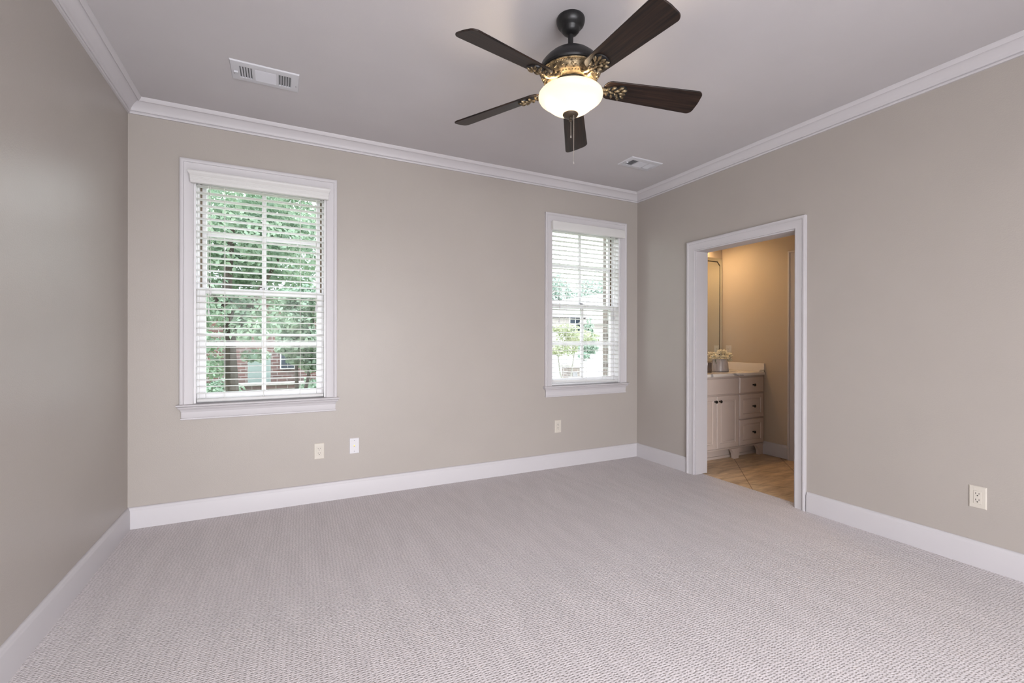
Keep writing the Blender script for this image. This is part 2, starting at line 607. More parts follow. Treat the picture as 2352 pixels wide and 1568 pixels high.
def trans_mat(name, color, k, rough=0.4):
    m = bpy.data.materials.new(name)
    m.use_nodes = True
    t = m.node_tree
    b = t.nodes['Principled BSDF']
    b.inputs['Base Color'].default_value = (*color, 1)
    b.inputs['Roughness'].default_value = rough
    n = t.nodes.new('ShaderNodeTexNoise')
    n.inputs['Scale'].default_value = 30
    r = t.nodes.new('ShaderNodeValToRGB')
    r.color_ramp.elements[0].color = (*[c * 0.97 for c in color], 1)
    r.color_ramp.elements[1].color = (*color, 1)
    t.links.new(n.outputs['Fac'], r.inputs[0])
    t.links.new(r.outputs[0], b.inputs['Base Color'])
    tr = t.nodes.new('ShaderNodeBsdfTranslucent')
    tr.inputs['Color'].default_value = (*color, 1)
    x = t.nodes.new('ShaderNodeMixShader')
    x.inputs[0].default_value = k
    t.links.new(b.outputs[0], x.inputs[1])
    t.links.new(tr.outputs[0], x.inputs[2])
    t.links.new(x.outputs[0], t.nodes['Material Output'].inputs[0])
    return m
PETAL = trans_mat('cream_petals', (0.92, 0.87, 0.72), 0.35, 0.7)
SLAT = trans_mat('white_faux_wood_slat', (0.90, 0.89, 0.88), 0.42)
CORD = trans_mat('white_cord', (0.80, 0.79, 0.76), 0.1)

def glow_mat(name, color, strength, base=(0.9, 0.85, 0.75), k=0.5):
    m = trans_mat(name, base, k, 0.3)
    t = m.node_tree
    out = t.nodes['Material Output']
    src = out.inputs[0].links[0].from_socket
    e = t.nodes.new('ShaderNodeEmission')
    e.inputs['Color'].default_value = (*color, 1)
    e.inputs['Strength'].default_value = strength
    a = t.nodes.new('ShaderNodeAddShader')
    t.links.new(src, a.inputs[0])
    t.links.new(e.outputs[0], a.inputs[1])
    t.links.new(a.outputs[0], out.inputs[0])
    return m
BOWL = glow_mat('frosted_lit_glass', (1.0, 0.88, 0.70), 0.25, (0.70, 0.66, 0.60), 0.5)
BULB = glow_mat('lit_bulb', (1.0, 0.84, 0.62), LAMP)

# ------------------------------------------------------------------ room shell
def wall(name, axis, pos, thick, a0, a1, b0, b1, holes, m):
    """solid wall; axis 'X' or 'Y' is its normal, pos its room face, thick signed; a along, b up"""
    A = sorted({a0, a1, *[h[0] for h in holes], *[h[1] for h in holes]})
    B = sorted({b0, b1, *[h[2] for h in holes], *[h[3] for h in holes]})
    solid = {}
    for i in range(len(A) - 1):
        for j in range(len(B) - 1):
            ca, cb = (A[i] + A[i + 1]) / 2, (B[j] + B[j + 1]) / 2
            solid[i, j] = not any(h[0] < ca < h[1] and h[2] < cb < h[3] for h in holes)
    def P(a, b, t):
        return (pos + t, a, b) if axis == 'X' else (a, pos + t, b)
    idx, vs, fs = {}, [], []
    def V(i, j, k):
        if (i, j, k) not in idx:
            idx[i, j, k] = len(vs)
            vs.append(P(A[i], B[j], thick * k))
        return idx[i, j, k]
    for (i, j), s in solid.items():
        if not s: continue
        for k in (0, 1):
            fs.append((V(i, j, k), V(i + 1, j, k), V(i + 1, j + 1, k), V(i, j + 1, k)))
        for (di, dj), (p, q) in {(-1, 0): ((i, j), (i, j + 1)), (1, 0): ((i + 1, j), (i + 1, j + 1)),
                                 (0, -1): ((i, j), (i + 1, j)), (0, 1): ((i, j + 1), (i + 1, j + 1))}.items():
            if not solid.get((i + di, j + dj), False):
                fs.append((V(*p, 0), V(*q, 0), V(*q, 1), V(*p, 1)))
    mb = MB().add(vs, fs)
    return tag(build(name, mb, m, smooth=0), kind='structure')

W1 = (-0.520, 0.300)
W2 = (2.258, 3.075)
WZ = (0.757, 2.312)      # rough opening: under the stool .. head
DY = (2.022, 2.930)
DZ = 2.008
RW = (-0.80, 1.80, 0.05, 2.12)   # added rear window

wall('wall_back', 'Y', YB, WT, XL - WT, XE + WT, 0, ZC, [(*W1, *WZ), (*W2, *WZ)], WALL)
wall('wall_left', 'X', XL, -WT, YR, YB, 0, ZC, [], WALL)
wall('wall_right', 'X', XR, WT, YR, YB, 0, ZC, [(DY[0], DY[1], -0.0, DZ)], WALL)
wall('wall_rear', 'Y', YR, -WT, XL - WT, XR + WT, 0, ZC, [RW], WALL)
tag(build('floor', MB().box(XL, XR + 0.085, YR, YB, -0.06, 0.0), CARPET, smooth=0), kind='structure')
tag(build('ceiling', MB().box(XL - WT, XR + WT, YR - WT, YB + WT, ZC, ZC + 0.06), CEIL, smooth=0), kind='structure')
# bathroom
BX0 = XR + WT
tag(build('floor_bathroom', MB().box(XR + 0.085, XE, YN, YB, -0.06, -0.004), TILE, smooth=0), kind='structure')
tag(build('ceiling_bathroom', MB().box(BX0, XE + WT, YN - 0.1, YB + WT, ZC, ZC + 0.06), BATHWALL, smooth=0), kind='structure')
wall('wall_bathroom_end', 'X', XE, 0.1, YN, YB, -0.06, ZC, [], BATHWALL)
wall('wall_bathroom_near', 'Y', YN, -0.1, BX0, XE + 0.1, -0.06, ZC, [], BATHWALL)
wall('wall_bathroom_mirror', 'Y', YB, -0.006, BX0 + 0.001, XE, -0.06, ZC, [], BATHWALL)
YM = YB - 0.006
wall('wall_bathroom_door', 'X', BX0, 0.006, YN, YM, -0.06, ZC, [(DY[0], DY[1], -0.06, DZ)], BATHWALL)

# crown moulding
CROWN = [(0.0, ZC - 0.085), (0.011, ZC - 0.085), (0.014, ZC - 0.079), (0.013, ZC - 0.072), (0.010, ZC - 0.069),
         (0.016, ZC - 0.067), (0.019, ZC - 0.062), (0.020, ZC - 0.058), (0.024, ZC - 0.050), (0.031, ZC - 0.041), (0.041, ZC - 0.031),
         (0.053, ZC - 0.022), (0.062, ZC - 0.018), (0.066, ZC - 0.017), (0.067, ZC - 0.021), (0.071, ZC - 0.022),
         (0.084, ZC - 0.006), (0.085, ZC), (0.0, ZC)]
BASE = [(0.0, 0.0), (0.016, 0.0), (0.016, 0.112), (0.0145, 0.117), (0.0115, 0.121), (0.011, 0.126), (0.008, 0.132), (0.003, 0.136), (0.0, 0.136)]
def run(name, p0, p1, prof, i0=1, i1=1, m=TRIM):
    """straight moulding from corner to corner; i = +1 inside mitre, 0 square end"""
    p0, p1 = Vector(p0), Vector(p1)
    d = (p1 - p0).normalized()
    nrm = Vector((-d.y, d.x))
    mb = MB()
    vs = []
    for e, (p, s, i) in enumerate(((p0, 1, i0), (p1, -1, i1))):
        for o, z in prof:
            q = p + nrm * o + d * (o * s * i)
            vs.append((q.x, q.y, z))
    k = len(prof)
    fs = [(j, (j + 1) % k, k + (j + 1) % k, k + j) for j in range(k)] + [tuple(range(k - 1, -1, -1)), tuple(range(k, 2 * k))]
    mb.add(vs, fs)
    return tag(build(name, mb, m, smooth=40), kind='structure')
run('trim_1', (XR, YB), (XL, YB), CROWN)
run('trim_2', (XL, YB), (XL, YR), CROWN)
run('trim_3', (XR, YR), (XR, YB), CROWN)
run('trim_4', (XL, YR), (XR, YR), CROWN)
run('baseboard_back', (XR, YB), (XL, YB), BASE)
run('baseboard_left', (XL, YB), (XL, YR), BASE)
DC = 0.079   # door casing width
run('baseboard_right', (XR, YR), (XR, DY[0] - DC - 0.001), BASE, 1, 0)
run('baseboard_right_corner', (XR, DY[1] + DC + 0.001), (XR, YB), BASE, 0, 1)
run('baseboard_bathroom_end', (XE, 2.885), (XE, 3.19), BASE, 0, 0)

# door casing + jamb
CAS = [(0.0, 0.0), (0.0, 0.011), (0.004, 0.014), (0.010, 0.0145), (0.014, 0.013), (0.040, 0.016), (0.052, 0.019), (0.055, 0.017),
       (0.058, 0.022), (0.066, 0.026), (0.074, 0.026), (0.079, 0.023), (0.079, 0.0)]
d1 = tag(thing('door_1', (XR, (DY[0] + DY[1]) / 2, 0), None, None), kind='structure')
def side_casing(fn, a0, a1, z0, z1):
    mb = MB()
    pr = [(o - 0.0, t) for o, t in CAS]
    mb.sweep([(a0, z0), (a0, z1), (a1, z1), (a1, z0)], pr, fn)
    return mb
build('casing', side_casing(lambda a, b, t: (XR - t, a, b), DY[0] + 0.006, DY[1] - 0.006, 0, DZ - 0.006), TRIM, d1, smooth=40)
build('casing', side_casing(lambda a, b, t: (BX0 + 0.006 + t, a, b), DY[0] + 0.006, DY[1] - 0.006, -0.004, DZ - 0.006), TRIM, d1, smooth=40)
jm = MB()
for y0, y1 in ((DY[0], DY[0] + 0.016), (DY[1] - 0.016, DY[1])):
    jm.box(XR + 0.0005, BX0 + 0.0065, y0, y1, 0.0, DZ)
jm.box(XR + 0.0005, BX0 + 0.0065, DY[0] + 0.016, DY[1] - 0.016, DZ - 0.016, DZ)
build('jamb', jm, TRIM, d1, bevel=0.0015)

# ------------------------------------------------------------------ windows in the back wall
STOOL = [(0.036, 0.770), (0.042, 0.767), (0.044, 0.762), (0.042, 0.757), (0.036, 0.754), (0.034, 0.750), (0.037, 0.747), (0.034, 0.742),
         (0.026, 0.737), (0.021, 0.729), (0.019, 0.720), (0.017, 0.718)]
APRON = [(0.016, 0.720), (0.016, 0.684), (0.014, 0.680), (0.019, 0.677), (0.020, 0.671), (0.017, 0.667), (0.0125, 0.666)]
WCAS = [(0.0, 0.0), (0.0, 0.012), (0.003, 0.015), (0.046, 0.016), (0.050, 0.018), (0.053, 0.015), (0.056, 0.020), (0.062, 0.023),
        (0.070, 0.024), (0.075, 0.021), (0.075, 0.0)]
def make_window(name, x0, x1):
    xm = (x0 + x1) / 2
    t = tag(thing(name, (xm, YB, WZ[0]), None, None), kind='structure')
    zt = WZ[1]
    # casing on the wall
    mb = MB().sweep([(x0 + 0.002, 0.770), (x0 + 0.002, zt), (x1 - 0.002, zt), (x1 - 0.002, 0.770)], WCAS, lambda a, b, q: (a, YB - q, b))
    build('casing', mb, TRIM, t, smooth=40)
    mb = MB().shelf(x0 - 0.046, x1 + 0.046, YB, STOOL)
    mb.box(x0 + 0.001, x1 - 0.001, YB - 0.005, YB + 0.15, WZ[0] + 0.001, 0.770)
    build('stool', mb, TRIM, t, smooth=40)
    build('apron', MB().shelf(x0 - 0.048, x1 + 0.048, YB, APRON), TRIM, t, smooth=40)
    # jamb lining
    mb = MB()
    yo = YB + 0.165
    mb.box(x0, x0 + 0.014, YB + 0.001, yo, 0.770, zt)
    mb.box(x1 - 0.014, x1, YB + 0.001, yo, 0.770, zt)
    mb.box(x0 + 0.014, x1 - 0.014, YB + 0.001, yo, zt - 0.014, zt)
    mb.box(x0 + 0.014, x1 - 0.014, YB + 0.06, yo, 0.770, 0.784)
    for sx in (0, 1):   # inner and parting stops
        for ya, yb in ((0.058, 0.070), (0.106, 0.112)):
            if sx == 0: mb.box(x0 + 0.014, x0 + 0.024, YB + ya, YB + yb, 0.784, zt - 0.014)
            else: mb.box(x1 - 0.024, x1 - 0.014, YB + ya, YB + yb, 0.784, zt - 0.014)
    build('jamb', mb, SASH, t, bevel=0.001)
    for xa in (x0 + 0.0242, x1 - 0.0352):
        build('jamb_track', MB().box(xa, xa + 0.011, YB + 0.1062, YB + 0.1135, 1.553, zt - 0.0145), JAMBTRACK, t)
    # sashes
    def sash(nm, ya, yb, z0, z1, zb, ztp, hz):
        xa, xb = x0 + 0.0175, x1 - 0.0175
        mb = MB()
        st = 0.043
        mb.box(xa, xa + st, ya, yb, z0, z1)
        mb.box(xb - st, xb, ya, yb, z0, z1)
        mb.box(xa + st, xb - st, ya, yb, z0, zb)
        mb.box(xa + st, xb - st, ya, yb, ztp, z1)
        mb.box(xm - 0.014, xm + 0.014, ya + 0.004, yb - 0.004, zb, ztp)
        mb.box(xa + st, xm - 0.014, ya + 0.004, yb - 0.004, hz - 0.014, hz + 0.014)
        mb.box(xm + 0.014, xb - st, ya + 0.004, yb - 0.004, hz - 0.014, hz + 0.014)
        s = build(nm, mb, SASH, t, bevel=0.003)
        ym = (ya + yb) / 2
        g = MB()
        for a, b in ((xa + st, xm - 0.014), (xm + 0.014, xb - st)):
            for c, d in ((zb, hz - 0.014), (hz + 0.014, ztp)):
                g.add([(a, ym, c), (b, ym, c), (b, ym, d), (a, ym, d)], [(0, 1, 2, 3)])
        build('pane', g, GLASS, s, smooth=0)
        return s
    ls = sash('lower_sash', YB + 0.072, YB + 0.104, 0.785, 1.552, 0.832, 1.512, 1.166)
    sash('upper_sash', YB + 0.114, YB + 0.146, 1.512, zt - 0.0145, 1.552, zt - 0.060, 1.925)
    mb = MB().box(xm - 0.028, xm + 0.028, YB + 0.074, YB + 0.102, 1.552, 1.557)
    mb.lathe([(0.0, 1.568), (0.011, 1.567), (0.013, 1.557)], (xm, YB + 0.088, 0), 14)
    mb.box(xm - 0.026, xm + 0.006, YB + 0.080, YB + 0.090, 1.559, 1.566)
    build('sash_lock', mb, SCREW, ls, bevel=0.001)
    return t
make_window('window_1', *W1)
make_window('window_2', *W2)

# added rear window, assumed and unseen behind the camera, admits the fill lamp
t = tag(thing('window_added', ((RW[0] + RW[1]) / 2, YR, RW[2]), None, None), kind='structure')
mb = MB().sweep([(RW[0], RW[2]), (RW[0], RW[3]), (RW[1], RW[3]), (RW[1], RW[2])], WCAS, lambda a, b, q: (a, YR + q, b), closed=True)
build('casing', mb, TRIM, t, smooth=40)
mb = MB()
fx = [RW[0], (RW[0] + RW[1]) / 2, RW[1]]
for x in fx:
    mb.box(max(RW[0], x - 0.025), min(RW[1], x + 0.025), YR - 0.10, YR - 0.04, RW[2], RW[3])
for z in (RW[2], RW[3] - 0.04):
    mb.box(RW[0], RW[1], YR - 0.10, YR - 0.04, z, z + 0.04)
build('frame', mb, SASH, t)

# ------------------------------------------------------------------ blinds
VAL = [(0.030, 2.305), (0.040, 2.303), (0.043, 2.296), (0.040, 2.287), (0.034, 2.278), (0.030, 2.272), (0.033, 2.270), (0.030, 2.263),
       (0.032, 2.261), (0.029, 2.254), (0.031, 2.252), (0.028, 2.245), (0.030, 2.243), (0.028, 2.236), (0.028, 2.226), (0.024, 2.226)]
def slat_mesh(L):
    mb = MB()
    n = 6
    vs, fs = [], []
    prof = []
    for i in range(n + 1):
        y = -0.025 + 0.05 * i / n
        prof.append((y, 0.0022 * (1 - (y / 0.025) ** 2)))
    pts = [(y, z + 0.0018) for y, z in prof] + [(y, z - 0.0018) for y, z in reversed(prof)]
    for x in (-L / 2, L / 2):
        vs += [(x, y, z) for y, z in pts]
    k = len(pts)
    fs = [(i, (i + 1) % k, k + (i + 1) % k, k + i) for i in range(k)] + [tuple(range(k - 1, -1, -1)), tuple(range(k, 2 * k))]
    return mb.add(vs, fs)
def make_blind(x0, x1, label, zr0, zr1, odd, plain):
    xm = (x0 + x1) / 2
    L = x1 - x0 - 0.034
    yc = YB + 0.008 + 0.022
    b = thing('window_blind', (xm, yc, 0.775), label, 'blind', 'white slatted window blinds')
    vp = VAL if not plain else [(0.030, 2.305), (0.034, 2.303), (0.035, 2.298), (0.035, 2.236), (0.034, 2.229), (0.031, 2.226), (0.026, 2.226)]
    mb = MB().shelf(x0 - 0.010 + 0.028, x1 + 0.010 - 0.028, YB - 0.0255, vp)
    build('valance', mb, SLAT, b, smooth=12)
    mb = MB()
    mb.box(x0 + 0.0175, x1 - 0.0175, YB + 0.004, YB + 0.055, 2.246, 2.296)
    build('headrail', mb, SASH, b, bevel=0.002)
    for xx in (x0 + 0.0145, x1 - 0.0175):
        build('bracket', MB().box(xx, xx + 0.003, YB - 0.020, YB + 0.056, 2.236, 2.2975), SCREW, b)
    me = None
    z = 0.797
    for k in range(1, 34):
        zz = z + 0.0433 * k
        if zz > 2.236: break
        f = k / 33.0
        if me is None:
            o = build('slat', slat_mesh(L), SLAT, b, local=True)
            me = o
        else:
            o = me.copy()
            COL.objects.link(o)
            o.parent = b
        low = (zr0 + (zr1 - zr0) * 0.5 - 0.797) * max(0, 1 - k / 6.0)
        tilt = math.atan2(zr0 - zr1, L) * max(0, 1 - k / 8.0)
        o.location = (0, 0, zz - 0.775 + low)
        o.rotation_euler = (R(-2.5) + (R(20) if k == odd else 0), tilt, R(random.uniform(-0.08, 0.08)))
    # bottom rail
    mb = MB()
    mb.box(-L / 2 + 0.001, L / 2 - 0.001, -0.025, 0.025, -0.009, 0.009)
    a = math.atan2(zr0 - zr1, L)
    rail = build('bottom_rail', mb, SLAT, b, loc=(0, 0, (zr0 + zr1) / 2 - 0.775), rot=(0, a, 0), local=True, bevel=0.003)
    for fx in (0.20, 0.5, 0.80):
        mb = MB().lathe([(0.0, -0.0125), (0.006, -0.012), (0.007, -0.0095)], ((fx - 0.5) * L, -0.012, 0), 12)
        build('cord_plug', mb, PLASTIC_W, rail, local=True)
    # ladder cords
    for fx in (0.20, 0.5, 0.80):
        xx = x0 + 0.017 + fx * L
        mb = MB()
        zb = zr0 + (zr1 - zr0) * fx
        for yy in (yc - 0.0275, yc + 0.0275):
            mb.tube([(xx, yy, zb), (xx, yy, 2.246)], 0.0011, 6)
        for k in range(1, 33):
            zz = z + 0.0433 * k - 0.0022
            mb.tube([(xx - 0.003, yc - 0.0275, zz), (xx - 0.003, yc + 0.0275, zz)], 0.0006, 4, False)
        build('ladder_cord', mb, CORD, b)
    # tilt and lift cords with tassels, hanging in front
    for xx, zb in ((x0 + 0.085, 1.40), (x0 + 0.095, 1.53), (x1 - 0.066, 1.46), (x1 - 0.072, 1.44)):
        mb = MB().tube([(xx, YB - 0.004, 2.25), (xx, YB - 0.008, 1.9), (xx + 0.001, YB - 0.006, zb)], 0.0012, 6)
        c = build('pull_cord', mb, CORD, b)
        mb = MB().lathe([(0.0, zb + 0.004), (0.003, zb + 0.002), (0.0045, zb - 0.012), (0.0065, zb - 0.028), (0.005, zb - 0.032), (0.0, zb - 0.033)], (xx + 0.001, YB - 0.006, 0), 12)
        build('tassel', mb, PLASTIC_W, c)
    # dark clips on the valance top
    for fx in ((0.26, 0.66) if not plain else (0.12, 0.5, 0.88)):
        xx = x0 + fx * (x1 - x0)
        build('valance_clip', MB().box(xx - 0.006, xx + 0.006, YB - 0.045, YB - 0.026, 2.3052, 2.3075), SCREW, b)
    return b
make_blind(*W1, 'white slatted blind in the window with dense leafy trees behind it', 0.789, 0.787, 10, False)
make_blind(*W2, 'white slatted blind in the window beside the room corner, bottom rail hanging aslant', 0.815, 0.790, -1, True)

# ------------------------------------------------------------------ electrical plates
def outlet(face, label, group='almond electrical outlets', m=PLASTIC_A, name='electrical_outlet'):
    """face(a, b, t): a along the wall to the viewer's right, b up, t out of the wall; centre 0,0"""
    o0 = Vector(face(0, 0, 0))
    t = thing(name, o0, label, 'outlet', group)
    mb = MB().panel(-0.035, 0.035, -0.0585, 0.0585, [(0.0, 0.0), (0.0, 0.003), (0.004, 0.006)], face)
    build('cover_plate', mb, m, t, smooth=30)
    mb = MB().panel(-0.0165, 0.0165, -0.0335, 0.0335, [(0.0, 0.0061), (0.0, 0.0066), (0.001, 0.0076)], face)
    r = build('receptacle', mb, m, t, smooth=30)
    mb = MB()
    for bz in (0.0165, -0.0165):
        for a, w_, h in ((-0.0065, 0.0022, 0.009), (0.0065, 0.0022, 0.007)):
            mb.panel(a - w_ / 2, a + w_ / 2, bz + 0.0035 - h / 2, bz + 0.0035 + h / 2, [(0, 0.0077), (0, 0.0080)], face)
        n = 12
        vs = [face(0.0028 * math.cos(6.2832 * i / n), bz - 0.0078 + 0.0028 * math.sin(6.2832 * i / n), 0.008) for i in range(n)]
        mb.add(vs, [tuple(range(n))])
    build('slots', mb, DARK, r, smooth=0)
    for bz in (0.048, -0.048):
        n = 12
        mb = MB()
        vs = [face(0.0028 * math.cos(6.2832 * i / n), bz + 0.0028 * math.sin(6.2832 * i / n), 0.0066) for i in range(n)]
        mb.add(vs, [tuple(range(n))])
        build('screw', mb, m, t, smooth=0)
    return t
outlet(lambda a, b, q: (0.2525 + a, YB - q, 0.3745 + b), 'almond electrical outlet on the back wall beside the white cable plate')
outlet(lambda a, b, q: (2.334 + a, YB - q, 0.386 + b), 'almond electrical outlet low on the back wall under the window beside the room corner')
outlet(lambda a, b, q: (XR - q, 1.060 - a, 0.368 + b), 'almond electrical outlet low on the long wall past the doorway')
outlet(lambda a, b, q: (XE - q, 3.575 - a, 1.085 + b), 'almond electrical outlet on the bathroom wall above the marble counter, behind the bouquet')

def coax():
    f = lambda a, b, q: (0.5005 + a, YB - q, 0.3895 + b)
    t = thing('cable_plate', f(0, 0, 0), 'white cable plate with a brass connector on the back wall', 'cable outlet')
    build('cover_plate', MB().panel(-0.035, 0.035, -0.0585, 0.0585, [(0, 0), (0, 0.003), (0.003, 0.006)], f), PLASTIC_W, t, smooth=30)
    M = Matrix.Rotation(R(90), 4, 'X')
    mb = MB().lathe([(0.0, 0.004), (0.0068, 0.004), (0.0068, 0.008), (0.0048, 0.0082), (0.0048, 0.017), (0.003, 0.0175), (0.0, 0.0175)], f(0, 0, 0), 6, M)
    build('connector', mb, BRASS, t)
    for b in (0.041, -0.041):
        mb = MB().lathe([(0.0, 0.0078), (0.0025, 0.0074), (0.0036, 0.0058)], f(0, b, 0), 12, M)
        build('screw', mb, SCREW, t)
coax()

# ------------------------------------------------------------------ ceiling registers
def register(x0, x1, y0, y1, label):
    t = thing('air_register', ((x0 + x1) / 2, (y0 + y1) / 2, ZC), label, 'air vent', 'white ceiling air registers')
    ix0, ix1, iy0, iy1 = x0 + 0.042, x1 - 0.042, y0 + 0.042, y1 - 0.042
    f = lambda a, b, q: (a, b, ZC - q)
    mb = MB()
    rings = [(0.0, 0.0), (0.0, 0.002), (0.004, 0.007), (0.012, 0.009), (0.042, 0.009), (0.042, 0.001)]
    vs, fs = [], []
    for ins, dp in rings:
        vs += [f(x0 + ins, y0 + ins, dp), f(x1 - ins, y0 + ins, dp), f(x1 - ins, y1 - ins, dp), f(x0 + ins, y1 - ins, dp)]
    for k in range(len(rings) - 1):
        for i in range(4):
            j = (i + 1) % 4
            fs.append((k * 4 + i, k * 4 + j, k * 4 + 4 + j, k * 4 + 4 + i))
    mb.add(vs, fs)
    # bars between the three banks
    bw = 0.066
    for xa in (ix0 + bw, ix1 - bw - 0.012):
        mb.box(xa, xa + 0.012, iy0, iy1, ZC - 0.009, ZC - 0.003)
    build('face_frame', mb, VENTM, t, smooth=30)
    build('damper', MB().box(ix0 - 0.001, ix1 + 0.001, iy0 - 0.001, iy1 + 0.001, ZC - 0.0022, ZC - 0.0012), GREYMETAL, t)
    for bank, (xa, xb, s) in enumerate(((ix0, ix0 + bw, 1), (ix1 - bw, ix1, -1))):
        mb = MB()
        n = 5
        for i in range(n + 1):
            xc = xa + (xb - xa) * i / n
            M = Matrix.Translation((xc, (iy0 + iy1) / 2, ZC - 0.006)) @ Matrix.Rotation(R(-38 * s), 4, 'Y')
            mb.box(-0.0045, 0.0045, -(iy1 - iy0) / 2, (iy1 - iy0) / 2, -0.0006, 0.0006, M)
        build('end_louvers', mb, VENTM, t)
    mb = MB()
    n = 13
    xa, xb = ix0 + bw + 0.012, ix1 - bw - 0.012
    for i in range(n):
        yc = iy0 + (iy1 - iy0) * (i + 0.5) / n
        M = Matrix.Translation(((xa + xb) / 2, yc, ZC - 0.0062)) @ Matrix.Rotation(R(-42 if i < n else 42), 4, 'X')
        mb.box(-(xb - xa) / 2, (xb - xa) / 2, -0.0056, 0.0056, -0.0006, 0.0006, M)
    build('center_louvers', mb, VENTM, t)
    mb = MB().box(ix0 - 0.026, ix0 - 0.006, (y0 + y1) / 2 - 0.004, (y0 + y1) / 2 + 0.004, ZC - 0.019, ZC - 0.009)
    build('damper_lever', mb, VENTM, t, bevel=0.001)
    for xx in (x0 + 0.016, x1 - 0.016):
        mb = MB().lathe([(0.0, -0.0108), (0.003, -0.0105), (0.004, -0.0088)], (xx, (y0 + y1) / 2 + 0.03, ZC), 10)
        build('screw', mb, SCREW, t)
register(-0.252, 0.093, 2.880, 3.084, 'white ceiling air register above the window with trees behind its blind')
register(2.567, 2.902, 2.913, 3.100, 'white ceiling air register near the room corner, in front of the doorway side')

# ------------------------------------------------------------------ ceiling fan
FX, FY = 1.2143, 1.8048
fan = thing('ceiling_fan', (FX, FY, ZC), 'dark five-blade ceiling fan with antique gold trim and lit frosted glass bowl', 'ceiling fan')
C0 = (FX, FY, 0)
build('canopy', MB().lathe([(0.0, ZC), (0.064, ZC), (0.0665, ZC - 0.006), (0.066, ZC - 0.018), (0.061, ZC - 0.032), (0.053, ZC - 0.041), (0.046, ZC - 0.046),
                           (0.043, ZC - 0.050), (0.0415, ZC - 0.058), (0.034, ZC - 0.068), (0.022, ZC - 0.076), (0.0, ZC - 0.078)], C0, 40), BLACKMETAL, fan)
build('downrod', MB().lathe([(0.0, ZC - 0.06), (0.0125, ZC - 0.06), (0.0125, 2.560), (0.0, 2.560)], C0, 20), BLACKMETAL, fan)
motor = build('motor_housing', MB().lathe([(0.0, 2.566), (0.022, 2.566), (0.030, 2.562), (0.050, 2.556), (0.075, 2.543), (0.100, 2.526), (0.122, 2.506), (0.138, 2.486),
                                  (0.1465, 2.466), (0.147, 2.458), (0.142, 2.451), (0.136, 2.449), (0.0, 2.449)], C0, 56), BLACKMETAL, fan)
mb = MB().lathe([(0.0, 2.4488), (0.138, 2.4488), (0.141, 2.446), (0.140, 2.442), (0.134, 2.440), (0.133, 2.436), (0.1305, 2.434), (0.128, 2.427), (0.122, 2.417),
                 (0.115, 2.411), (0.109, 2.408), (0.104, 2.404), (0.094, 2.401), (0.088, 2.3995), (0.0, 2.3995)], C0, 56)
for i in range(72):          # rope ring
    a = 2 * math.pi * i / 72
    M = Matrix.Rotation(a, 3, 'Z') @ Matrix.Rotation(R(35), 3, 'X')
    mb.ball((FX + 0.1335 * math.cos(a), FY + 0.1335 * math.sin(a), 2.4378), (0.0032, 0.0065, 0.0030), M, 6, 5)
for i in range(20):          # scrolling leaves on the band
    a = 2 * math.pi * (i + 0.5) / 20
    for da, dz, s, ro in ((-0.05, 0.003, 1.0, 30), (0.055, -0.003, 0.9, -35), (0.0, -0.009, 0.6, 80)):
        r = 0.1245 + dz * 0.6
        M = Matrix.Rotation(a + da, 3, 'Z') @ Matrix.Rotation(R(-30), 3, 'Y') @ Matrix.Rotation(R(ro), 3, 'X')
        mb.ball((FX + r * math.cos(a + da), FY + r * math.sin(a + da), 2.4215 + dz), (0.0045 * s, 0.0105 * s, 0.0045 * s), M, 8, 6)
for i in range(48):          # lower bead ring
    a = 2 * math.pi * i / 48
    mb.ball((FX + 0.1075 * math.cos(a), FY + 0.1075 * math.sin(a), 2.4065), 0.0034, None, 6, 5)
build('gold_band', mb, GOLD, motor)
build('flywheel', MB().lathe([(0.0, 2.3983), (0.082, 2.3983), (0.084, 2.395), (0.080, 2.390), (0.055, 2.386), (0.0, 2.386)], C0, 40), BLACKMETAL, fan)
build('switch_housing', MB().lathe([(0.0, 2.3858), (0.046, 2.3858), (0.050, 2.381), (0.050, 2.368), (0.060, 2.364), (0.075, 2.360), (0.078, 2.356), (0.0, 2.356)], C0, 40), FINIAL, fan)
# glass bowl: outer and inner wall
bo = [(0.138, 2.356), (0.144, 2.3545), (0.1485, 2.349), (0.1505, 2.341), (0.1495, 2.333), (0.145, 2.325), (0.136, 2.317), (0.124, 2.309), (0.113, 2.300), (0.102, 2.290),
      (0.089, 2.280), (0.073, 2.271), (0.056, 2.2640), (0.040, 2.2595), (0.028, 2.257), (0.008, 2.256)]
bi = [(max(0.008, r - 0.004), z + 0.0035) for r, z in reversed(bo)]
bowl = build('glass_bowl', MB().lathe(bo + bi + [bo[0]], C0, 56), BOWL, fan, smooth=60)
build('finial', MB().lathe([(0.0, 2.257), (0.036, 2.2575), (0.0365, 2.254), (0.033, 2.248), (0.024, 2.2425), (0.012, 2.240), (0.006, 2.2395), (0.005, 2.235), (0.0085, 2.230), (0.0085, 2.225), (0.004, 2.2205), (0.0, 2.220)], C0, 30), FINIAL, fan)
build('center_rod', MB().lathe([(0.0, 2.357), (0.004, 2.357), (0.004, 2.2572), (0.0, 2.2572)], C0, 10), BRASS, fan)
for s in (-1, 1):
    p = Vector((FX, FY, 2.322)) + _r * (0.062 * s)
    build('bulb', MB().lathe([(0.0, -0.030), (0.012, -0.028), (0.021, -0.019), (0.024, -0.006), (0.021, 0.006), (0.013, 0.016), (0.012, 0.030), (0.0, 0.030)], p, 18), BULB, fan)
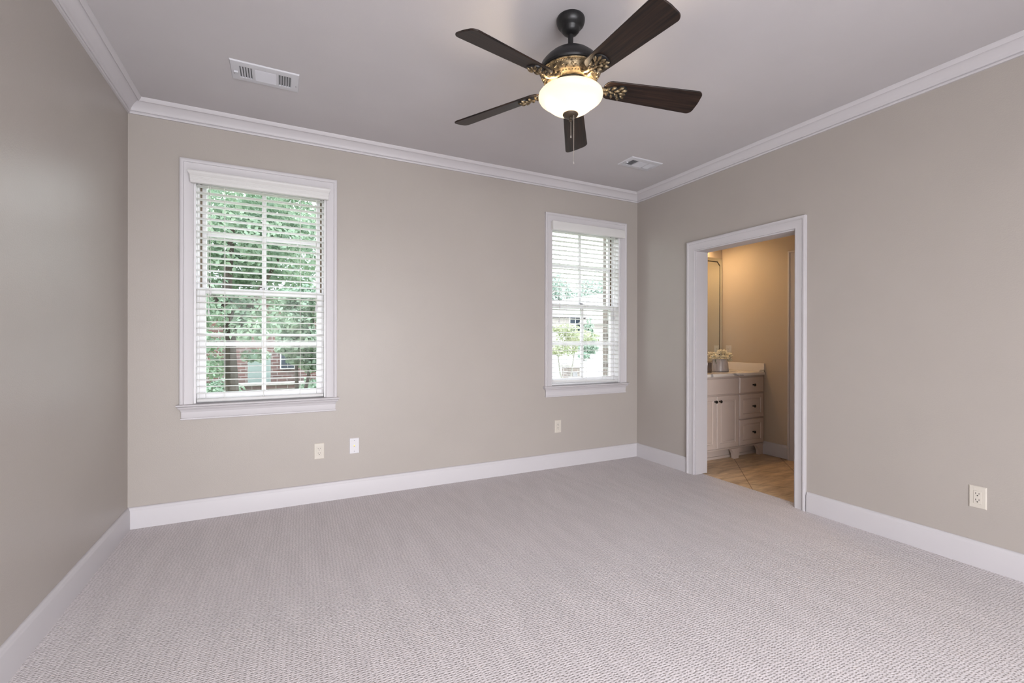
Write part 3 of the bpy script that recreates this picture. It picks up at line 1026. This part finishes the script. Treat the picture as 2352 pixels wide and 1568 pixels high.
def chain(name, dx, dy, z0, z1):
    mb = MB()
    n = int((z0 - z1) / 0.0046)
    for i in range(n):
        mb.ball((FX + dx, FY + dy, z0 - i * 0.0046), 0.0017, None, 6, 4)
    mb.tube([(FX + dx, FY + dy, z0), (FX + dx, FY + dy, z1)], 0.0006, 4)
    mb.lathe([(0.0, z1 + 0.004), (0.0022, z1 + 0.002), (0.003, z1 - 0.008), (0.0, z1 - 0.010)], (FX + dx, FY + dy, 0), 8)
    return build(name, mb, CHAIN, fan)
chain('pull_chain', _r.x * 0.002, _r.y * 0.002, 2.222, 2.155)
chain('pull_chain', _r.x * 0.013 - _f.x * 0.02, _r.y * 0.013 - _f.y * 0.02, 2.246, 2.024)
# blades
def blade_mesh():
    mb = MB()
    r0, r1 = 0.158, 0.635
    w0, w1 = 0.050, 0.067
    out = []
    def arc(cx, cy, r, a0, a1, n=7):
        for i in range(n + 1):
            a = R(a0 + (a1 - a0) * i / n)
            out.append((cx + r * math.cos(a), cy + r * math.sin(a)))
    arc(r1 - 0.028, w1 - 0.028, 0.028, 90, 8)
    out.append((r1 + 0.003, 0.0))
    arc(r1 - 0.028, -w1 + 0.028, 0.028, -8, -90)
    arc(r0 + 0.040, -w0 + 0.040 - 0.001, 0.040, -98, -180)
    arc(r0 + 0.040, w0 - 0.040 + 0.001, 0.040, 180, 98)
    h = 0.0035
    n = len(out)
    vs = [(x, y, h) for x, y in out] + [(x, y, -h) for x, y in out]
    fs = [tuple(range(n - 1, -1, -1)), tuple(range(n, 2 * n))] + [(i, (i + 1) % n, n + (i + 1) % n, n + i) for i in range(n)]
    return mb.add(vs, fs)
def iron_mesh():
    """curved arm and a cluster of cast leaves under the blade root (blade frame, blade underside z = -0.0035)"""
    mb = MB()
    for s in (-1, 1):
        mb.tube([(0.078, 0.010 * s, 0.028), (0.105, 0.013 * s, 0.014), (0.130, 0.013 * s, -0.006), (0.155, 0.010 * s, -0.012), (0.185, 0.008 * s, -0.0085)], [0.008, 0.008, 0.0075, 0.007, 0.005], 8)
    def leaf(x, y, a, L, W, h=0.010):
        M = Matrix.Rotation(R(a), 3, 'Z')
        for q in range(3):
            f = (q - 1) * 0.5
            c = Vector((x, y, -0.009)) + M @ Vector((L * 0.3 * q / 2, W * 0.35 * f, -0.0015 * (1 - abs(f))))
            mb.ball(c, (L * (0.62 - 0.08 * abs(f)), W * 0.34, h * 0.8), M @ Matrix.Rotation(R(10 * f), 3, 'Z') @ Matrix.Rotation(R(-12), 3, 'Y'), 10, 6)
    for x, y, a, L, W in ((0.178, 0.012, 60, 0.016, 0.013), (0.178, -0.012, -60, 0.016, 0.013), (0.196, 0.0, 0, 0.020, 0.014), (0.203, 0.020, 55, 0.019, 0.014),
                          (0.203, -0.020, -55, 0.019, 0.014), (0.222, 0.010, 25, 0.022, 0.015), (0.222, -0.010, -25, 0.022, 0.015),
                          (0.236, 0.026, 48, 0.020, 0.015), (0.236, -0.026, -48, 0.020, 0.015), (0.247, 0.0, 0, 0.028, 0.017),
                          (0.253, 0.017, 22, 0.021, 0.014), (0.253, -0.017, -22, 0.021, 0.014)):
        leaf(x, y, a, L, W)
    return mb
def plate_mesh():
    mb = MB()
    for cx, rx, ry in ((0.208, 0.046, 0.027), (0.245, 0.031, 0.040)):
        mb.lathe([(0.0, -0.0105), (0.85, -0.0100), (0.97, -0.0080), (1.0, -0.0037), (0.0, -0.0037)], (cx, 0, 0), 24, Matrix.Diagonal((rx, ry, 1, 1)))
    return mb
b0 = None
for k in range(5):
    ang = 3.4344 + k * 2 * math.pi / 5
    loc = (0, 0, 2.397 - ZC)
    e = Matrix.Rotation(ang, 3, 'Z') @ Matrix.Rotation(R(4.0), 3, 'Y') @ Matrix.Rotation(R(-17), 3, 'X')
    if b0 is None:
        b0 = build('blade', blade_mesh(), WOOD, fan, loc=loc, rot=e.to_euler(), local=True, bevel=0.0015)
        i0 = build('blade_iron', iron_mesh(), GOLD, b0, local=True)
        p0 = build('backing_plate', plate_mesh(), BLACKMETAL, b0, local=True)
    else:
        o = b0.copy()
        COL.objects.link(o)
        o.parent = fan
        o.location = loc
        o.rotation_euler = e.to_euler()
        for q in (i0, p0):
            c = q.copy()
            COL.objects.link(c)
            c.parent = o

# ------------------------------------------------------------------ bathroom
VY = 3.150     # cabinet front
VX0 = 3.475
vt = thing('vanity_cabinet', (4.0, 3.4, 0), 'ivory bathroom vanity cabinet with raised panels and dark knobs under the marble top', 'cabinet')
mb = MB().box(VX0, XE - 0.002, VY, YM - 0.002, 0.118, 0.838)
build('carcass', mb, CABINET, vt, bevel=0.002)
mb = MB().box(VX0, XE - 0.004, VY + 0.085, VY + 0.10, -0.004, 0.118)
mb.box(VX0, XE - 0.004, VY + 0.070, VY + 0.0845, -0.004, 0.020)
build('toe_kick', mb, CABINET, vt)
mb = MB().sweep([(XE - 0.004, VY), (VX0, VY)], [(0.0, 0.118), (0.010, 0.116), (0.013, 0.110), (0.010, 0.104), (0.0, 0.102), (-0.02, 0.102), (-0.02, 0.118)],
                lambda a, b, q: (a, b, q))
mb2 = MB()
for o, z in ():
    pass
prof = [(0.0, 0.120), (0.009, 0.119), (0.013, 0.112), (0.009, 0.105), (0.0, 0.102), (-0.05, 0.102), (-0.05, 0.1175)]
vs = [(x, VY - o, z) for x in (VX0, XE - 0.004) for o, z in prof]
kk = len(prof)
mb2.add(vs, [(i, (i + 1) % kk, kk + (i + 1) % kk, kk + i) for i in range(kk)] + [tuple(range(kk - 1, -1, -1)), tuple(range(kk, 2 * kk))])
build('base_moulding', mb2, CABINET, vt)
def leg(xc, half=False):
    prof = []
    n = 8
    for i in range(n + 1):     # flared bracket foot: concave sides
        f = i / n
        z = 0.1015 - f * 0.1045
        wd = 0.034 + 0.046 * (1 - math.sin(f * math.pi / 2)) ** 1.2
        prof.append((wd, z))
    vs = []
    for y in (VY - 0.004, VY + 0.030):
        vs += [((xc - wd) if not (half and xc - wd < -9) else 0, y, z) for wd, z in prof]
        vs += [(min(xc + wd, XE - 0.003), y, z) for wd, z in reversed(prof)]
    k = len(vs) // 2
    mb = MB().add(vs, [tuple(range(k - 1, -1, -1)), tuple(range(k, 2 * k))] + [(i, (i + 1) % k, k + (i + 1) % k, k + i) for i in range(k)])
    return mb
for xc in (VX0 + 0.085, 4.150, XE - 0.040):
    build('foot', leg(xc), CABINET, vt)
ff = lambda a, b, q: (a, VY - q, b)
RAISED = [(0.0, 0.0), (0.0, 0.014), (0.004, 0.018), (0.046, 0.018), (0.050, 0.011), (0.060, 0.011), (0.070, 0.016), (0.074, 0.0165)]
SLABF = [(0.0, 0.0), (0.0, 0.012), (0.006, 0.018), (0.010, 0.018)]
def knob(parent, x, z):
    M = Matrix.Rotation(R(90), 4, 'X')
    mb = MB().lathe([(0.0, 0.018), (0.008, 0.018), (0.008, 0.020), (0.0048, 0.023), (0.0048, 0.032), (0.009, 0.035), (0.0145, 0.039), (0.0150, 0.043), (0.012, 0.047), (0.0, 0.049)], (x, VY, z), 20, M)
    build('knob', mb, BRONZE, parent)
for z0, z1, zk, rings in ((0.660, 0.822, 0.740, SLABF), (0.399, 0.648, 0.520, RAISED), (0.128, 0.387, 0.252, RAISED)):
    d = build('drawer', MB().panel(4.182, 4.560, z0, z1, rings, ff), CABINET, vt, smooth=25)
    knob(d, 4.415 - 0.03, zk)
build('false_front', MB().panel(3.500, 4.165, 0.660, 0.822, SLABF, ff), CABINET, vt, smooth=25)
for x0, x1, xk in ((3.500, 3.838, 3.813), (3.846, 4.165, 3.878)):
    d = build('cabinet_door', MB().panel(x0, x1, 0.128, 0.648, RAISED, ff), CABINET, vt, smooth=25)
    knob(d, xk, 0.595)
ct = thing('countertop', (4.0, 3.4, 0.8385), 'veined white marble counter with backsplash on the bathroom vanity', 'countertop')
build('slab', MB().box(VX0 - 0.003, XE - 0.001, VY - 0.025, YM - 0.001, 0.8385, 0.868), MARBLE, ct, bevel=0.003)
build('side_splash', MB().box(XE - 0.021, XE - 0.001, VY - 0.018, YM - 0.022, 0.8681, 0.957), MARBLE, ct, bevel=0.002)
build('backsplash', MB().box(VX0, XE - 0.001, YM - 0.021, YM - 0.001, 0.8681, 0.957), MARBLE, ct, bevel=0.002)

# mirror with clipped corners
mt = thing('wall_mirror', (4.05, YM, 1.55), 'large bathroom wall mirror with dark edge lines and clipped corners', 'mirror')
mx0, mx1, mz0, mz1 = 3.52, XE - 0.008, 0.965, 2.148
build('mirror_border', MB().box(mx0, mx1, YM - 0.006, YM - 0.0005, mz0, mz1), MIRROR, mt)
def octo(ins, c):
    a0, a1, b0, b1 = mx0 + ins, mx1 - ins, mz0 + 0.012, mz1 - ins
    return [(a0 + c, b0), (a1, b0), (a1, b1 - c), (a1 - c, b1), (a0 + c, b1), (a0, b1 - c), (a0, b0)]
def plate(pts, y0, y1):
    n = len(pts)
    vs = [(x, y0, z) for x, z in pts] + [(x, y1, z) for x, z in pts]
    return MB().add(vs, [tuple(range(n)), tuple(range(2 * n - 1, n - 1, -1))] + [(i, (i + 1) % n, n + (i + 1) % n, n + i) for i in range(n)])
build('bevel_line', plate(octo(0.037, 0.042), YM - 0.0075, YM - 0.0062), BLACKEDGE, mt, smooth=0)
build('mirror_glass', plate(octo(0.050, 0.042), YM - 0.0095, YM - 0.0077), MIRROR, mt, smooth=0)

# ceramic vase
VC = (4.215, 3.400, 0.8685)
vz = thing('vase', VC, 'grey streaked ceramic vase holding white blooms on the bathroom counter', 'vase')
prof = [(0.0, 0.0), (0.084, 0.0), (0.088, 0.004), (0.087, 0.020), (0.083, 0.070), (0.075, 0.115), (0.070, 0.132), (0.066, 0.134), (0.065, 0.128), (0.070, 0.10), (0.078, 0.02), (0.0, 0.012)]
build('vase_body', MB().lathe(prof, VC, 36), CERAMIC, vz)
gj = thing('glass_jar', (3.965, 3.36, 0.8685), 'small shiny smoked jar standing beside the vase on the bathroom counter', 'jar')
SMOKE = mat('smoked_glass', (0.16, 0.12, 0.10), 0.05, 0.3, noise_amt=0.1)
build('jar_body', MB().lathe([(0.0, 0.0), (0.048, 0.0), (0.050, 0.004), (0.050, 0.098), (0.047, 0.102), (0.044, 0.098), (0.044, 0.01), (0.0, 0.008)], (3.965, 3.36, 0.8685), 28), SMOKE, gj)
build('jar_lid', MB().lathe([(0.0, 0.1021), (0.050, 0.1021), (0.051, 0.106), (0.046, 0.112), (0.008, 0.114), (0.006, 0.120), (0.010, 0.127), (0.007, 0.134), (0.0, 0.136)], (3.965, 3.36, 0.8685), 28), CHROME, gj)

def bloom(loc, r, label, seed):
    rnd = random.Random(seed)
    t = thing('white_flower', loc, label, 'flower', 'white blooms in the bathroom vase')
    mb = MB()
    for ring, (n, tilt, sc, off) in enumerate(((6, 15, 0.60, 0.15), (8, 36, 0.82, 0.30), (10, 62, 1.0, 0.42), (11, 92, 1.05, 0.44))):
        for i in range(n):
            a = 360 * (i + 0.5 * ring) / n + rnd.uniform(-9, 9)
            M = Matrix.Rotation(R(a), 3, 'Z') @ Matrix.Rotation(R(tilt + rnd.uniform(-10, 10)), 3, 'Y')
            # cupped petal grid
            vs, fs = [], []
            for u in range(5):
                for v in range(5):
                    q = u / 4.0
                    s = (v / 4.0 - 0.5) * 2
                    wdt = 0.46 * math.sin(math.pi * (0.12 + 0.80 * q)) ** 0.8
                    p = Vector((0.16 * s * s - 0.12 * q * q + 0.08 * rnd.uniform(-1, 1) * q, s * wdt, q))
                    vs.append(Vector(loc) + Vector((0, 0, -r * 0.35)) + M @ (p * r * sc))
            for u in range(4):
                for v in range(4):
                    fs.append((u * 5 + v, u * 5 + v + 1, u * 5 + v + 6, u * 5 + v + 5))
            mb.add(vs, fs)
    build('petals', mb, PETAL, t, smooth=60, recalc=False)
    base = Vector((VC[0] + (loc[0] - VC[0]) * 0.3, VC[1] + (loc[1] - VC[1]) * 0.3, 0.89))
    l = Vector(loc) + Vector((0, 0, -r * 0.3))
    build('stem', MB().tube([l, l.lerp(base, 0.4) + Vector((0, 0, -0.012)), base], 0.0025, 6), STEMM, t)
    return t
for loc, r, lab, sd in (((4.105, 3.375, 1.035), 0.052, 'white bloom farthest toward the doorway side of the vase, nearest the jar', 1),
                        ((4.205, 3.365, 1.085), 0.055, 'white bloom at the top of the bouquet, highest of all', 2),
                        ((4.190, 3.330, 1.030), 0.052, 'white bloom at the front of the bouquet, drooping over the vase rim', 3),
                        ((4.300, 3.375, 1.055), 0.053, 'white bloom on the outlet side of the bouquet, just below the outlet', 4),
                        ((4.325, 3.395, 1.005), 0.048, 'lowest white bloom, hanging on the side of the vase facing the blank wall', 5),
                        ((4.160, 3.455, 1.060), 0.05, 'white bloom at the rear of the bouquet, facing the mirror', 6)):
    bloom(loc, r, lab, sd)

# closet door on the bathroom end wall
d2 = tag(thing('door_2', (XE, 2.45, 0), None, None), kind='structure')
build('casing', MB().sweep([(2.05, -0.004), (2.05, 2.02), (2.80, 2.02), (2.80, -0.004)], CAS, lambda a, b, q: (XE - q, a, b)), TRIM, d2, smooth=40)
build('slab', MB().panel(2.055, 2.795, 0.004, 2.015, [(0, 0.0005), (0, 0.006), (0.11, 0.006), (0.12, 0.003), (0.14, 0.003), (0.16, 0.006)], lambda a, b, q: (XE - q, a, b)), CABINET, d2, smooth=25)

# warm bath light over the mirror
fxl = thing('vanity_light', (4.02, YM, 2.36), 'bronze vanity light bar mounted above the bathroom mirror', 'light fixture')
build('back_plate', MB().box(3.74, 4.30, YM - 0.025, YM - 0.001, 2.33, 2.40), BRONZE, fxl, bevel=0.004)
for xx in (3.82, 4.02, 4.22):
    build('shade', MB().lathe([(0.022, 2.375), (0.030, 2.36), (0.045, 2.30), (0.058, 2.27), (0.055, 2.27), (0.042, 2.30), (0.027, 2.355), (0.020, 2.37), (0.022, 2.375)], (xx, YM - 0.10, 0), 24), glow_mat('lit_shade', (1, 0.75, 0.45), 1.5), fxl)
    build('arm', MB().tube([(xx, YM - 0.025, 2.37), (xx, YM - 0.06, 2.40), (xx, YM - 0.10, 2.39), (xx, YM - 0.10, 2.372)], 0.006, 8), BRONZE, fxl)
    l = bpy.data.lights.new('vanity_bulb_light', 'POINT')
    l.energy = BATH
    l.color = (1.0, 0.66, 0.34)
    l.shadow_soft_size = 0.03
    lo = bpy.data.objects.new('vanity_bulb_light', l)
    COL.objects.link(lo)
    lo.location = (xx, YM - 0.10, 2.295)

# ------------------------------------------------------------------ outdoors
GZ = -0.45
# brick veneer of this house around the two windows
FY0 = YB + WT + 0.03
m_ = 0.012
wall('wall_exterior', 'Y', FY0, 0.10, XL - 2.0, XE + 2.0, GZ, 3.2, [(W1[0] - m_, W1[1] + m_, 0.70, WZ[1] + m_), (W2[0] - m_, W2[1] - 0.004, 0.70, WZ[1] + m_)], BRICKP)
tag(build('ground', MB().box(-40, 70, -40, 90, GZ - 0.2, GZ), GRASS, smooth=0), kind='structure')
tag(build('bounce_slab', MB().box(-4, 6, -9, YR - 0.16, GZ - 0.05, GZ + 0.05), ROADM, smooth=0), kind='structure')  # unseen slab added to bounce neutral light in through the rear window
tag(build('street', MB().add([(4.2, 10.0, GZ + 0.02), (60, 6.0, GZ + 0.02), (60, 14.5, GZ + 0.02), (6.0, 17.0, GZ + 0.02),
                             (4.2, 10.0, GZ - 0.05), (60, 6.0, GZ - 0.05), (60, 14.5, GZ - 0.05), (6.0, 17.0, GZ - 0.05)],
                            [(0, 1, 2, 3), (7, 6, 5, 4), (0, 4, 5, 1), (1, 5, 6, 2), (2, 6, 7, 3), (3, 7, 4, 0)]), ROADM, smooth=0), kind='structure')

tag(build('bank', MB().add([(4, 13.5, GZ + 0.025), (70, 13.5, GZ + 0.025), (70, 21.5, 0.5), (4, 21.5, 0.5), (4, 60, 0.6), (70, 60, 0.6), (4, 13.5, GZ - 0.1), (70, 13.5, GZ - 0.1), (70, 60, GZ - 0.1), (4, 60, GZ - 0.1)],
    [(0, 1, 2, 3), (3, 2, 5, 4), (6, 9, 8, 7), (0, 6, 7, 1), (5, 8, 9, 4), (0, 3, 4, 9, 6), (1, 7, 8, 5, 2)]), ROADM, smooth=0), kind='structure')

def foliage(centers, n, size, seed, squash=1.0):
    rnd = random.Random(seed)
    mb = MB()
    tot = sum(c[3] ** 2 for c in centers)
    vs, fs = [], []
    for cx, cy, cz, rr, rz in centers:
        k = int(n * rr ** 2 / tot)
        for i in range(k):
            while True:
                p = Vector((rnd.uniform(-1, 1), rnd.uniform(-1, 1), rnd.uniform(-1, 1)))
                if 0.15 < p.length <= 1: break
            p = p.normalized() * (p.length ** 0.5)
            lump = 0.82 + 0.35 * noise.noise(p * 2.3 + Vector((cx, cy, cz)))
            q = Vector((cx + p.x * rr * lump, cy + p.y * rr * lump, cz + p.z * rz * lump))
            nrm = (p + Vector((rnd.uniform(-1, 1), rnd.uniform(-1, 1), rnd.uniform(-0.3, 1.2)))).normalized()
            u = nrm.cross(Vector((rnd.uniform(-1, 1), rnd.uniform(-1, 1), rnd.uniform(-1, 1)))).normalized()
            v = nrm.cross(u)
            L = size * rnd.uniform(0.7, 1.3)
            W_ = L * 0.30
            b = len(vs)
            vs += [q - u * L * 0.5, q + v * W_ - u * L * 0.1 + nrm * L * 0.05, q + u * L * 0.5, q - v * W_ - u * L * 0.1 + nrm * L * 0.05]
            fs.append((b, b + 1, b + 2, b + 3))
    return mb.add(vs, fs)
def tree(name, label, base, trunk, crowns, n, size, seed, leaf=LEAF, cat='tree', group=None, bark=BARK):
    t = thing(name, base, label, cat, group)
    mb = MB()
    for pts, rs in trunk:
        mb.tube([tuple(Vector(base) + Vector(p)) for p in pts], rs, 10)
    build('trunk', mb, bark, t)
    build('foliage', foliage([(base[0] + c[0], base[1] + c[1], base[2] + c[2], c[3], c[4]) for c in crowns], n, size, seed), leaf, t, smooth=0, recalc=False)
    return t
# seen through the window by the shadowed side wall
tree('leafy_tree', 'leafy green tree with a grey-brown trunk close outside the window by the shadowed side wall', (-0.62, 7.6, GZ),
     [([(0, 0, 0), (0.01, 0, 0.8), (-0.03, 0, 1.6), (-0.06, 0, 2.4), (0.0, 0.1, 3.4)], [0.10, 0.085, 0.075, 0.06, 0.03]),
      ([(-0.03, 0, 1.6), (0.25, 0.1, 2.2), (0.6, 0.2, 2.9)], [0.05, 0.04, 0.02]),
      ([(-0.06, 0, 2.0), (-0.4, 0.1, 2.6), (-0.7, 0.1, 3.2)], [0.045, 0.035, 0.02])],
     [(-0.5, 0.0, 2.2, 0.62, 0.45), (0.25, 0.3, 1.95, 0.55, 0.35), (-0.1, 0.2, 3.1, 1.0, 0.6), (0.8, 0.3, 3.0, 0.75, 0.5), (-0.9, 0.1, 3.2, 0.7, 0.5), (0.1, 0.0, 3.95, 1.2, 0.6), (-0.35, 0.25, 1.35, 0.42, 0.32), (-0.3, 0.9, 2.75, 0.8, 0.4), (0.6, 0.9, 2.55, 0.7, 0.35), (0.9, 0.5, 3.7, 0.8, 0.5), (-0.8, 0.6, 1.7, 0.5, 0.5), (0.15, 1.4, 3.3, 1.3, 0.5), (-0.25, -0.3, 1.62, 0.26, 0.16), (0.22, -0.1, 1.78, 0.34, 0.22), (0.28, 0.1, 1.42, 0.24, 0.12), (-0.30, -0.2, 2.0, 0.32, 0.22), (0.05, 0.2, 2.2, 0.4, 0.25), (-0.30, -0.2, 1.22, 0.24, 0.16)],
     19000, 0.08, 11)
tree('leafy_tree', 'bright green bushy young tree closest to the window with trees behind its blind', (0.16, 6.15, GZ),
     [([(0, 0, 0), (0.02, 0, 0.7), (0.0, 0.02, 1.6)], [0.035, 0.03, 0.015]), ([(0.02, 0, 0.6), (0.14, 0, 1.2), (0.2, 0, 1.9)], [0.025, 0.02, 0.01])],
     [(0.0, 0, 1.85, 0.26, 0.30), (0.16, 0, 2.10, 0.27, 0.26), (0.20, 0, 1.62, 0.24, 0.22), (-0.08, 0.05, 2.12, 0.20, 0.18), (-0.06, 0, 1.58, 0.20, 0.16), (0.20, 0.05, 1.36, 0.20, 0.13), (0.05, 0.05, 1.42, 0.18, 0.10)],
     5200, 0.06, 12)
tree('leafy_tree', 'tall pale tree rising behind the brick house', (-0.6, 22.0, GZ),
     [([(0, 0, 0), (0, 0, 3), (0.2, 0, 6)], [0.25, 0.2, 0.1])],
     [(0, 0, 6.4, 2.8, 1.4), (1.7, 0, 5.0, 1.6, 1.0), (-1.6, 0, 5.2, 1.6, 1.1), (0.2, 0, 4.6, 1.5, 0.9)], 9000, 0.22, 13, LEAF)
# neighbouring brick house
h = thing('brick_house', (-1.5, 13.0, GZ), 'dark red brick house behind the leafy trees, small white-trimmed window', 'house')
build('wall', MB().box(-6.5, 2.6, 12.0, 17.0, GZ, 2.25), BRICK, h, smooth=0)
mb = MB().add([(-6.9, 11.6, 2.2), (3.0, 11.6, 2.2), (3.0, 17.4, 2.2), (-6.9, 17.4, 2.2), (-5.0, 14.5, 4.2), (1.2, 14.5, 4.2)],
              [(0, 1, 5, 4), (1, 2, 5), (2, 3, 4, 5), (3, 0, 4), (3, 2, 1, 0)])
build('roof', mb, ROOFM, h, smooth=0)
wf = build('window', MB().box(-0.02, 0.30, 11.94, 12.0, 0.52, 0.98), SASH, h)
g = MB()
for i in range(2):
    for j in range(2):
        g.box(0.005 + i * 0.14, 0.135 + i * 0.14, 11.925, 11.939, 0.55 + j * 0.205, 0.74 + j * 0.205)
build('pane', g, DARKGLASS, wf)
gw = thing('garden_wall', (-0.4, 10.4, GZ), 'low brick garden wall with a pale stone cap before the brick house', 'garden wall')
build('wall', MB().box(-3.2, 2.4, 10.3, 10.5, GZ, 0.30), BRICK, gw, smooth=0)
build('cap', MB().box(-3.24, 2.44, 10.26, 10.54, 0.3005, 0.345), STONE, gw, bevel=0.008)
ub = thing('utility_box', (-0.42, 11.2, GZ), 'pale green metal utility box behind the low brick garden wall', 'utility box')
build('cabinet', MB().box(-0.62, -0.20, 11.0, 11.4, GZ, 0.86), UTIL, ub, bevel=0.01)
build('lid', MB().box(-0.635, -0.185, 10.985, 11.415, 0.8605, 0.90), UTIL, ub, bevel=0.01)
for bx, by, s, lab in ((-0.95, 9.7, 31, 'low green shrub before the garden wall, on the trunk side'), (0.62, 9.6, 32, 'low green shrub before the garden wall, under the bushy tree')):
    tree('shrub', lab, (bx, by, GZ), [([(0, 0, 0), (0, 0, 0.4)], [0.02, 0.01])], [(0, 0, 0.62, 0.42, 0.36)], 1500, 0.07, s, LEAF, 'shrub', 'green shrubs before the garden wall')

# seen through the window beside the corner
tree('ornamental_tree', 'small yellow-green tree with two forked pale stems near the street', (6.35, 9.6, GZ),
     [([(0, 0, 0), (0.02, 0, 0.35), (-0.18, 0, 0.85), (-0.25, 0, 1.3)], [0.04, 0.035, 0.025, 0.012]), ([(0.02, 0, 0.35), (0.16, 0, 0.85), (0.25, 0, 1.4)], [0.03, 0.022, 0.012])],
     [(-0.2, 0, 1.45, 0.55, 0.22), (0.35, 0, 1.75, 0.60, 0.20), (-0.1, 0, 1.95, 0.5, 0.15)], 1700, 0.075, 21, LEAFY, bark=STONE)
for bx, by, hh, s, lab, lm in ((6.0, 8.5, 0.42, 22, 'small dark green shrub at the foot of the forked tree', LEAF), (6.95, 8.9, 0.36, 23, 'spreading pale shrub in the lawn beside the forked tree', LEAFY),
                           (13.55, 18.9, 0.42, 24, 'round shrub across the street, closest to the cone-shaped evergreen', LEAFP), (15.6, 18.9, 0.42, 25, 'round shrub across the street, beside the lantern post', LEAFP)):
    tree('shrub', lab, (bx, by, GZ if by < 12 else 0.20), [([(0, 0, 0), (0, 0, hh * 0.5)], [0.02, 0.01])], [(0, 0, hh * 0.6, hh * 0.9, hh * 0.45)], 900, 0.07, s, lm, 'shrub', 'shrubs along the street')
# cone shaped evergreen
EZ = 0.27
ev = thing('evergreen', (14.35, 19.6, EZ), 'cone-shaped evergreen tree standing in front of the pale house', 'tree')
build('trunk', MB().tube([(14.35, 19.6, EZ - 0.02), (14.35, 19.6, 2.0)], [0.07, 0.03], 8), BARK, ev)
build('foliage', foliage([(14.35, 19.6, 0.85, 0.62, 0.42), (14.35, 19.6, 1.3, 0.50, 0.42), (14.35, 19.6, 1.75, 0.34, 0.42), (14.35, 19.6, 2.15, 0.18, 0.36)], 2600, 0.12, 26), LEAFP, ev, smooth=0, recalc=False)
# pale house across the street
ph = thing('pale_house', (15.0, 25.0, GZ), 'pale gabled house across the bright street', 'house')
build('wall', MB().box(9.5, 17.0, 24.0, 30.0, GZ, 2.7), STUCCO, ph, smooth=0)
build('garage_wing', MB().box(17.0, 22.0, 23.0, 30.0, GZ, 2.3), STUCCO, ph, smooth=0)
def gable(x0, x1, y0, y1, z0, zt, ax='X'):
    if ax == 'X':
        ym = (y0 + y1) / 2
        return MB().add([(x0, y0, z0), (x1, y0, z0), (x1, y1, z0), (x0, y1, z0), (x0, ym, zt), (x1, ym, zt)], [(0, 1, 5, 4), (1, 2, 5), (2, 3, 4, 5), (3, 0, 4), (3, 2, 1, 0)])
    xm = (x0 + x1) / 2
    return MB().add([(x0, y0, z0), (x1, y0, z0), (x1, y1, z0), (x0, y1, z0), (xm, y0, zt), (xm, y1, zt)], [(0, 1, 4), (1, 2, 5, 4), (2, 3, 5), (3, 0, 4, 5), (3, 2, 1, 0)])
build('roof', gable(9.1, 17.3, 23.6, 30.4, 2.65, 4.0), ROOFM, ph, smooth=0)
build('garage_roof', gable(16.6, 22.4, 22.5, 30.0, 2.25, 4.4, 'Y'), STUCCO, ph, smooth=0)
for wx, wz in ((16.05, 1.75), (11.6, 1.2)):
    wf = build('window', MB().box(wx, wx + 0.9, 23.93, 24.0, wz, wz + 1.0), SASH, ph)
    g = MB()
    for i in range(2):
        for j in range(2):
            g.box(wx + 0.07 + i * 0.41, wx + 0.42 + i * 0.41, 23.915, 23.929, wz + 0.07 + j * 0.45, wz + 0.46 + j * 0.45)
    build('pane', g, DARKGLASS, wf)
mbx = thing('mailbox', (7.65, 11.3, GZ), 'pale brick mailbox pillar at the near edge of the street', 'mailbox')
build('pillar', MB().box(7.45, 7.90, 11.1, 11.5, GZ, 0.42), BRICKP, mbx, smooth=0)
build('cap', MB().box(7.41, 7.94, 11.06, 11.54, 0.4205, 0.50), STONE, mbx, bevel=0.01)
build('door', MB().box(7.56, 7.72, 11.085, 11.0995, 0.08, 0.30), ROOFM, mbx)
lp = thing('lantern_post', (14.75, 17.4, -0.06), 'dark lantern on a thin post across the street', 'lantern')
build('post', MB().tube([(14.75, 17.4, -0.06), (14.75, 17.4, 1.10)], 0.045, 10), DARKGLASS, lp)
build('lantern_head', MB().lathe([(0.0, 1.52), (0.04, 1.50), (0.17, 1.40), (0.13, 1.395), (0.10, 1.12), (0.0, 1.10)], (14.75, 17.4, 0), 8), DARKGLASS, lp)
# far hillside
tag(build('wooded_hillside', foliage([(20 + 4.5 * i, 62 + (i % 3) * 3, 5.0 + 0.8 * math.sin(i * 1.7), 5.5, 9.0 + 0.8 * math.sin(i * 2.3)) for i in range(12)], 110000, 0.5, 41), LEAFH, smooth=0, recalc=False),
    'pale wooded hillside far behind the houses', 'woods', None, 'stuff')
